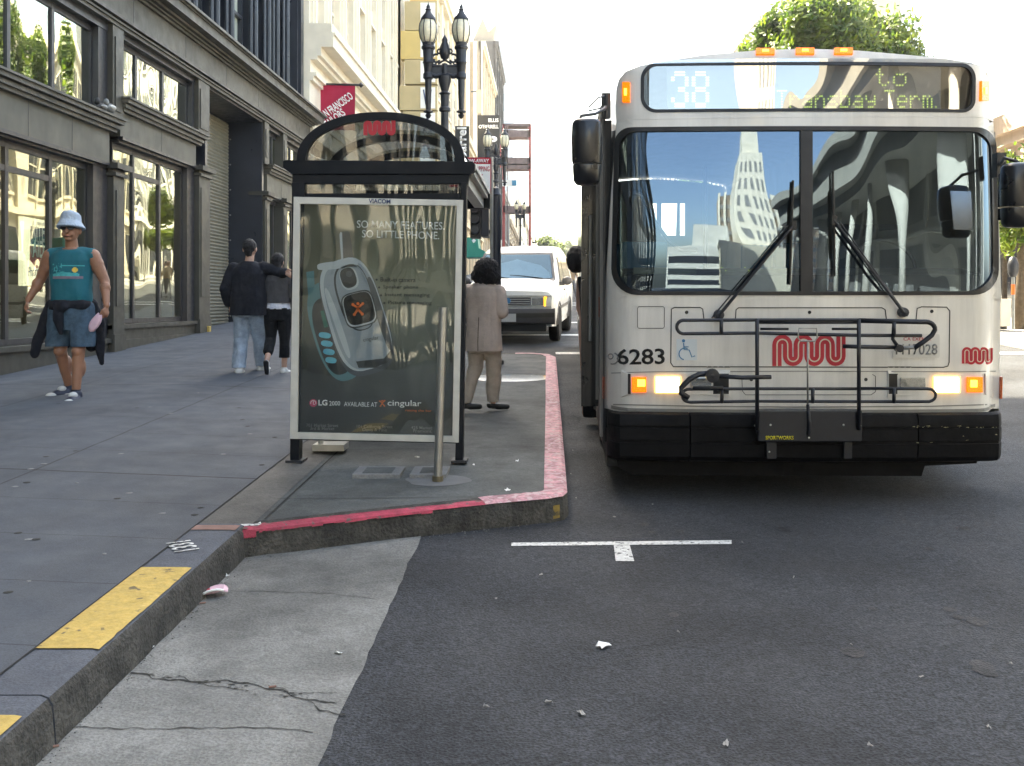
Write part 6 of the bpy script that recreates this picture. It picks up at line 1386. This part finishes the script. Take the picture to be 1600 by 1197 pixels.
for nm,an,tw in (('sneaker',anL,(-.55,-1,0)),('sneaker',anR,(.1,-1,0))):
    q=Blob(); shoe(q,an,tw,1.3); k=q.make(nm,'shoe_navy',P,.006,1,cuts=[((0,0,an[2]-.098),(0,0,-1))]); tv=Vector((tw[0],tw[1],0)).normalized(); a=Vector(an)
    q=Blob(); q.cap(a+Vector((0,0,-.094))-tv*.06,a+Vector((0,0,-.094))+tv*.19,.062,.056,flat=.32,fdir=(0,0,1)); q.ell(a+tv*.205+Vector((0,0,-.062)),(.052,.044,.036)); q.ell(a+tv*.085+Vector((0,0,-.004)),(.040,.050,.034)); q.cap(a+tv*.02+Vector((.06,0,-.05)),a+tv*.12+Vector((.055,0,-.06)),.014,.014); q.cap(a+tv*.02+Vector((-.06,0,-.05)),a+tv*.12+Vector((-.055,0,-.06)),.014,.014); q.make('sole','shoe_white',k,.006,1); 
    obj('sock',MB().tube([a+Vector((0,0,-.01)),a+Vector((0,0,.045))],.045,12),'navy_cloth',P,smooth=True)
a=Vector(armR[2]); obj('wristband',MB().tube([a+Vector((-.01,.02,.03)),a+Vector((-.003,.006,-.0))],.033,12),'white_cloth',P,smooth=True); obj('watch',MB().tube([a+Vector((-.022,.04,.065)),a+Vector((-.018,.03,.045))],.037,12),'ink_black',P,smooth=True)
# paper held in his hand (own thing)
hw=Matrix.Translation(P.location)@P.rotation_euler.to_matrix().to_4x4()@Matrix.Diagonal((P.scale.x,)*3+(1,)); c=hw@(Vector(armR[2])+Vector((-.03,-.05,-.11)))
m=MB(); rr=[]
for k in range(6): t=k/5; rr.append([c+Vector((-.01-.075*t+.045*math.cos(a)*(.35+.9*math.sin(t*2.6)),.02*math.sin(a),.03-.16*t+.015*math.cos(a*2))) for a in [i*math.pi/5 for i in range(10)]])
obj('folded_paper',MB().rings(rr),'pink_paper',label='crumpled pink paper held in the hand of the man in teal',cat='paper',smooth=True)
# --- man in dark jacket (walking away, arm round the woman) ---
P=person('man in black jacket and pale jeans walking away with his arm round a woman','' or 389,590,213,180)
# local: faces -y, rotated 180 so we see the back; photo-right = local -x
B=Blob(); B.stack([(.86,.15,.11,0,0),(1.05,.16,.12,0,0),(1.3,.19,.12,0,0),(1.43,.16,.10,0,0),(1.48,.07,.07,0,0)])
B.cap((0,.01,1.45),(-.01,-.01,1.56),.056,.055); B.ell((-.01,-.015,1.66),(.078,.10,.115)); B.ell((-.01,-.03,1.60),(.06,.07,.06)); B.cap((-.01,-.11,1.65),(-.01,-.128,1.635),.010,.015)
for s in (-1,1): B.ell((-.01+s*.08,.0,1.645),(.013,.024,.034))
ra=[(.21,0,1.40),(.27,.04,1.14),(.27,-.10,.93)]; la=[(-.21,0,1.41),(-.42,-.02,1.33),(-.49,.11,1.35)]
B.chain(ra,[.058,.046,.03]); B.chain(la,[.058,.046,.03]); hand(B,ra[2],(0,-.2,-1),(-.3,-.9,0),(-.9,.2,0),.6); hand(B,la[2],(-.75,.25,-.35),(0,.2,.9),(-.3,-.9,-.2),.9,1.15)
aL=(.09,.10,.12); aR=(-.085,-.28,.13)
B.chain([(.09,0,.92),(.10,-.04,.50),aL],[.09,.055,.036]); B.chain([(-.09,0,.92),(-.09,-.16,.52),aR],[.09,.055,.036]); B.make('body','skin_light',P,.006,2)
q=Blob(); q.stack([(.79,.235,.165,0,0),(.95,.24,.165,0,0),(1.15,.225,.16,0,0),(1.33,.225,.15,0,0),(1.42,.20,.12,0,0),(1.49,.09,.09,0,0)]); q.chain([(.19,.01,1.40),(.285,.05,1.14),(.285,-.06,.96)],[.085,.075,.062]); q.chain([(-.19,0,1.41),(-.42,-.01,1.335),(-.475,.08,1.35)],[.085,.072,.058]); q.make('black_jacket','navy_cloth',P,.009,2,cuts=[((0,0,.80),(0,0,-1)),((0,0,1.50),(0,0,1))],wr=.014,wrs=10,seed=9)
q=Blob(); q.stack([(.78,.17,.13,0,0),(.95,.17,.13,0,0)]); q.chain([(.10,0,.88),(.105,-.03,.50),(.10,.09,.12)],[.115,.092,.085]); q.chain([(-.09,0,.88),(-.09,-.14,.52),(-.085,-.27,.14)],[.115,.090,.082]); q.make('pale_jeans','denim_pale',P,.008,2,cuts=[((0,0,.135),(0,0,-1))],wr=.016,wrs=14,seed=4)
q=Blob(); q.ell((-.01,.012,1.685),(.088,.10,.098)); q.cap((-.01,.05,1.62),(-.01,.05,1.60),.06,.05); q.make('hair','hair',P,.007,1,wr=.008,wrs=45)
for an,tw in ((aL,(.1,-1,0)),(aR,(-.25,-1,0))):
    q=Blob(); shoe(q,an,tw,1.25); k=q.make('sneaker','shoe_white',P,.007,1,cuts=[((0,0,an[2]-.11),(0,0,-1))]); tv=Vector(tw).normalized(); obj('sole',MB().box(an[0]-.045,an[0]+.045,an[1]-.10,an[1]+.075,an[2]-.122,an[2]-.10),'shoe_navy' if an is aR else 'bark',k,bevel=.008)
# --- woman in grey top ---
P=person('woman in grey top and black cropped trousers walking away beside the man','' or 434,589,194,180,Hm=1.62)
B=Blob(); B.stack([(.78,.14,.11,0,0),(.88,.155,.12,0,0),(1.0,.12,.09,0,0),(1.2,.14,.10,0,0),(1.31,.135,.09,0,0),(1.36,.06,.06,0,0)]); B.cap((0,.01,1.33),(0,0,1.42),.045,.045); B.ell((0,-.01,1.505),(.07,.09,.105)); B.ell((0,-.03,1.455),(.055,.06,.055)); B.cap((0,-.10,1.50),(0,-.112,1.487),.008,.012)
for s in (-1,1): B.ell((s*.07,0,1.495),(.011,.02,.03)); B.chain([(s*.155,0,1.28),(s*.20,.03,1.05),(s*.14,-.16,1.0)],[.045,.036,.024]); hand(B,(s*.14,-.16,1.0),(-s*.4,-1,.1),(0,-.2,1),(-s,0,0),.6,.85)
a1=(.07,.26,.235); a2=(-.075,-.04,.10)
B.chain([(.08,0,.85),(.08,.02,.47),a1],[.085,.05,.032]); B.chain([(-.08,0,.85),(-.08,-.03,.46),a2],[.085,.05,.032]); B.make('body','skin_light',P,.006,2)
q=Blob(); q.stack([(.87,.165,.125,0,0),(.96,.15,.115,0,0),(1.05,.145,.11,0,0)]); q.make('white_undershirt','white_cloth',P,.008,2,cuts=[((0,0,.885),(0,0,-1))])
q=Blob(); q.stack([(.955,.172,.13,0,0),(1.1,.165,.125,0,0),(1.25,.18,.125,0,0),(1.32,.15,.10,0,0),(1.38,.07,.07,0,0)])
for s in (-1,1): q.chain([(s*.15,0,1.28),(s*.215,.035,1.05),(s*.18,-.08,1.02)],[.066,.056,.048])
q.make('grey_top','grey_knit',P,.008,2,cuts=[((0,0,.965),(0,0,-1))],wr=.010,wrs=14)
q=Blob(); q.stack([(.74,.15,.125,0,0),(.90,.16,.125,0,0)]); q.chain([(.085,0,.82),(.085,.02,.50),(.08,.16,.34)],[.10,.068,.066]); q.chain([(-.085,0,.82),(-.085,-.02,.48),(-.08,-.035,.24)],[.10,.068,.068]); q.make('cropped_trousers','black_cloth',P,.008,2,cuts=[((0,0,.25),(0,0,-1))],wr=.008,wrs=14)
q=Blob(); q.ell((0,.012,1.525),(.085,.095,.10)); q.ell((-.005,.06,1.45),(.06,.045,.07)); q.make('hair','hair',P,.007,1,wr=.008,wrs=40)
q=Blob(); q.cap((a1[0],a1[1]+.02,a1[2]-.03),(a1[0],a1[1]-.02,a1[2]-.17),.038,.030,flat=.6,fdir=(0,1,0)); k=q.make('flat_shoe','shoe_white',P,.006,1); q=Blob(); q.cap((a1[0],a1[1]+.04,a1[2]-.03),(a1[0],a1[1]+.0,a1[2]-.17),.036,.028,flat=.35,fdir=(0,1,0)); q.make('sole','rubber',k,.006,1)
q=Blob(); shoe(q,a2,(-.2,-1,0),.95); q.make('flat_shoe','shoe_white',P,.006,1,cuts=[((0,0,.005),(0,0,-1))])
# --- woman in beige suit ---
P=person('woman in beige blazer with dark bobbed hair seen from behind by the shelter','' or 756,641,238,160,Hm=1.6)
B=Blob(); B.stack([(.78,.15,.12,0,0),(1.0,.14,.11,0,0),(1.28,.14,.10,0,0),(1.34,.06,.06,0,0)]); B.cap((0,0,1.30),(0,-.01,1.40),.048,.048); B.ell((0,-.015,1.475),(.072,.092,.105)); B.ell((0,-.035,1.42),(.055,.06,.055)); B.cap((0,-.105,1.47),(0,-.12,1.455),.009,.013)
wa=[(.17,0,1.25),(.235,.0,1.03),(.20,-.20,1.05)]; wb_=[(-.17,0,1.25),(-.21,0,1.03),(-.10,-.2,1.0)]
for k_ in (wa,wb_): B.chain(k_,[.045,.038,.026])
hand(B,wa[2],(-.5,-.8,.3),(0,0,1),(-1,0,0),.8,.9); hand(B,wb_[2],(.5,-.9,.2),(0,0,1),(1,0,0),.8,.9)
a1=(.15,.14,.10); a2=(-.05,-.13,.08)
B.chain([(.08,0,.84),(.09,0,.46),a1],[.085,.05,.032]); B.chain([(-.08,0,.84),(-.085,-.08,.46),a2],[.085,.05,.032]); B.make('body','skin_light',P,.006,2)
q=Blob(); q.stack([(.60,.205,.15,0,.0),(.72,.20,.148,0,.0),(.90,.188,.14,0,0),(1.05,.18,.13,0,0),(1.2,.195,.13,0,0),(1.29,.185,.115,0,0),(1.345,.09,.08,0,0)])
for k_ in (wa,wb_): q.chain([k_[0],k_[1],Vector(k_[1])*.25+Vector(k_[2])*.75],[.074,.066,.052])
q.make('beige_blazer','taupe_cloth',P,.008,3,cuts=[((0,0,.625),(0,0,-1))],wr=.012,wrs=9,seed=2); BZ=[o for o in P.children if o.name.startswith('beige_blazer')][0]; decal(BZ,BZ,-.004,.004,.63,.98,lambda x,z:True,'bark','back_vent',.004,off=.002,ysign=1); decal(BZ,BZ,-.004,.004,.98,1.3,lambda x,z:abs(x)<.0021,'taupe_pants','back_seam',.002,off=.001,ysign=1)
q=Blob(); q.stack([(.6,.16,.13,0,0),(.8,.16,.13,0,0)]); q.chain([(.08,0,.75),(.09,0,.46),(.15,.13,.10)],[.10,.078,.062]); q.chain([(-.08,0,.75),(-.085,-.07,.46),(-.05,-.12,.08)],[.10,.080,.066]); q.make('beige_trousers','taupe_pants',P,.008,2,cuts=[((0,0,.085),(0,0,-1))],wr=.014,wrs=12,seed=7)
q=Blob(); q.ell((-.04,.015,1.475),(.138,.13,.128)); q.ell((.03,.03,1.41),(.095,.09,.085)); q.ell((-.11,.03,1.405),(.09,.09,.085)); q.ell((-.04,.05,1.37),(.10,.07,.06)); q.make('hair','hair',P,.006,1,wr=.016,wrs=55)
for an,tw in ((a1,(.75,-.6,0)),(a2,(-.75,-.6,0))):
    tw=(.8,-.5,0) if an is a1 else (.75,-.6,0)
    tw=(-.85,-.5,0); q=Blob(); shoe(q,an,tw,.85); q.make('black_shoe','ink_black',P,.006,1,cuts=[((0,0,an[2]-.02),(0,0,1))])
# --- distant pedestrian ---
P=person('distant pedestrian in tan top and grey trousers crossing between van and bus','' or 892,469,60,35,d=37.0)
B=Blob(); B.stack([(.86,.15,.11,0,0),(1.3,.19,.12,0,0),(1.43,.16,.10,0,0),(1.48,.07,.07,0,0)]); B.cap((0,.01,1.45),(0,-.01,1.56),.056,.055); B.ell((0,-.015,1.66),(.078,.10,.11))
for s in (-1,1): B.chain([(s*.21,0,1.40),(s*.27,-s*.12,1.14),(s*.25,-s*.2,.93)],[.058,.046,.03]); hand(B,(s*.25,-s*.2,.93),(0,-.2,-1),(-s*.3,-.9,0),(-s*.9,.2,0),.6)
B.chain([(.09,0,.92),(.10,-.2,.5),(.1,-.36,.1)],[.09,.055,.036]); B.chain([(-.09,0,.92),(-.09,.12,.52),(-.08,.38,.12)],[.09,.055,.036]); B.make('body','skin_light',P,.012,1)
q=Blob(); q.stack([(.9,.19,.14,0,0),(1.3,.21,.14,0,0),(1.42,.18,.11,0,0),(1.48,.08,.08,0,0)])
for s in (-1,1): q.chain([(s*.19,0,1.39),(s*.27,-s*.12,1.14)],[.08,.065])
q.make('tan_shirt','tan_cloth',P,.014,1); q=Blob(); q.stack([(.8,.17,.13,0,0),(.95,.17,.13,0,0)]); q.chain([(.09,0,.9),(.10,-.2,.5),(.1,-.35,.14)],[.11,.09,.08]); q.chain([(-.09,0,.9),(-.09,.12,.52),(-.08,.37,.15)],[.11,.09,.08]); q.make('grey_trousers','trouser_grey',P,.014,1)
obj('hair',Blob().ell((0,.01,1.685),(.085,.10,.09)).m,'hair',P,smooth=True); q=Blob(); shoe(q,(.1,-.36,.1),(0,-1,0)); shoe(q,(-.08,.38,.12),(0,-1,0)); q.make('shoes','ink_black',P,.012,1)
# --- person in black, leaning out past the open bus door ---
d=9.5; P=thing('person','person in black clothes standing behind the open bus door','person',((907-CX)/F*d,d,H-(470-CY)/F*d-.0-1.13+.0),rot=(0,0,R(170)),local=True)
P.location.z=G(d)+.01; zt_=H+(CY-383)/F*d; s_=(zt_-P.location.z)/1.76; P.scale=(s_,)*3; P.location.x=(924-CX)/F*d
B=Blob(); B.stack([(.86,.12,.11,0,0),(1.3,.12,.12,0,0),(1.43,.10,.10,0,0),(1.48,.06,.06,0,0)]); B.cap((0,.01,1.45),(.10,-.01,1.56),.05,.05); B.ell((.14,-.015,1.64),(.07,.10,.11)); B.chain([(.05,0,.9),(.05,0,.5),(.05,0,.1)],[.08,.055,.04]); B.chain([(-.05,0,.9),(-.05,.03,.5),(-.05,.03,.1)],[.08,.055,.04])
for s in (-1,1): B.chain([(s*.1,0,1.40),(s*.12,-.05,1.14),(s*.1,-.2,1.0)],[.05,.04,.03]); hand(B,(s*.1,-.2,1.0),(0,-1,0),(0,0,1),(-s,0,0),.6)
B.make('body','skin_light',P,.008,1); q=Blob(); q.stack([(.07,.08,.10,0,0),(.3,.09,.11,0,0),(.9,.10,.13,0,0),(1.3,.10,.14,.02,0),(1.45,.09,.1,.05,0)]); q.make('black_coat','black_cloth',P,.012,1); q=Blob(); q.ell((.15,.01,1.62),(.10,.12,.14)); q.make('hair','hair',P,.008,1,wr=.01,wrs=30)

# ================= haze =================
def haze(dens):
    m=bpy.data.materials.new('haze'); m.use_nodes=True; n=m.node_tree.nodes; n.remove(n['Principled BSDF']); v=n.new('ShaderNodeVolumePrincipled')
    v.inputs['Color'].default_value=(.9,.93,.97,1); v.inputs['Density'].default_value=dens; v.inputs['Anisotropy'].default_value=.3; m.node_tree.links.new(v.outputs[0],n['Material Output'].inputs['Volume']); MAT['haze']=m
    obj('haze',MB().box(-305,305,-125,705,-8,118),'haze',kind='stuff',label='thin pale haze filling the street',cat='haze')
haze(.0005)
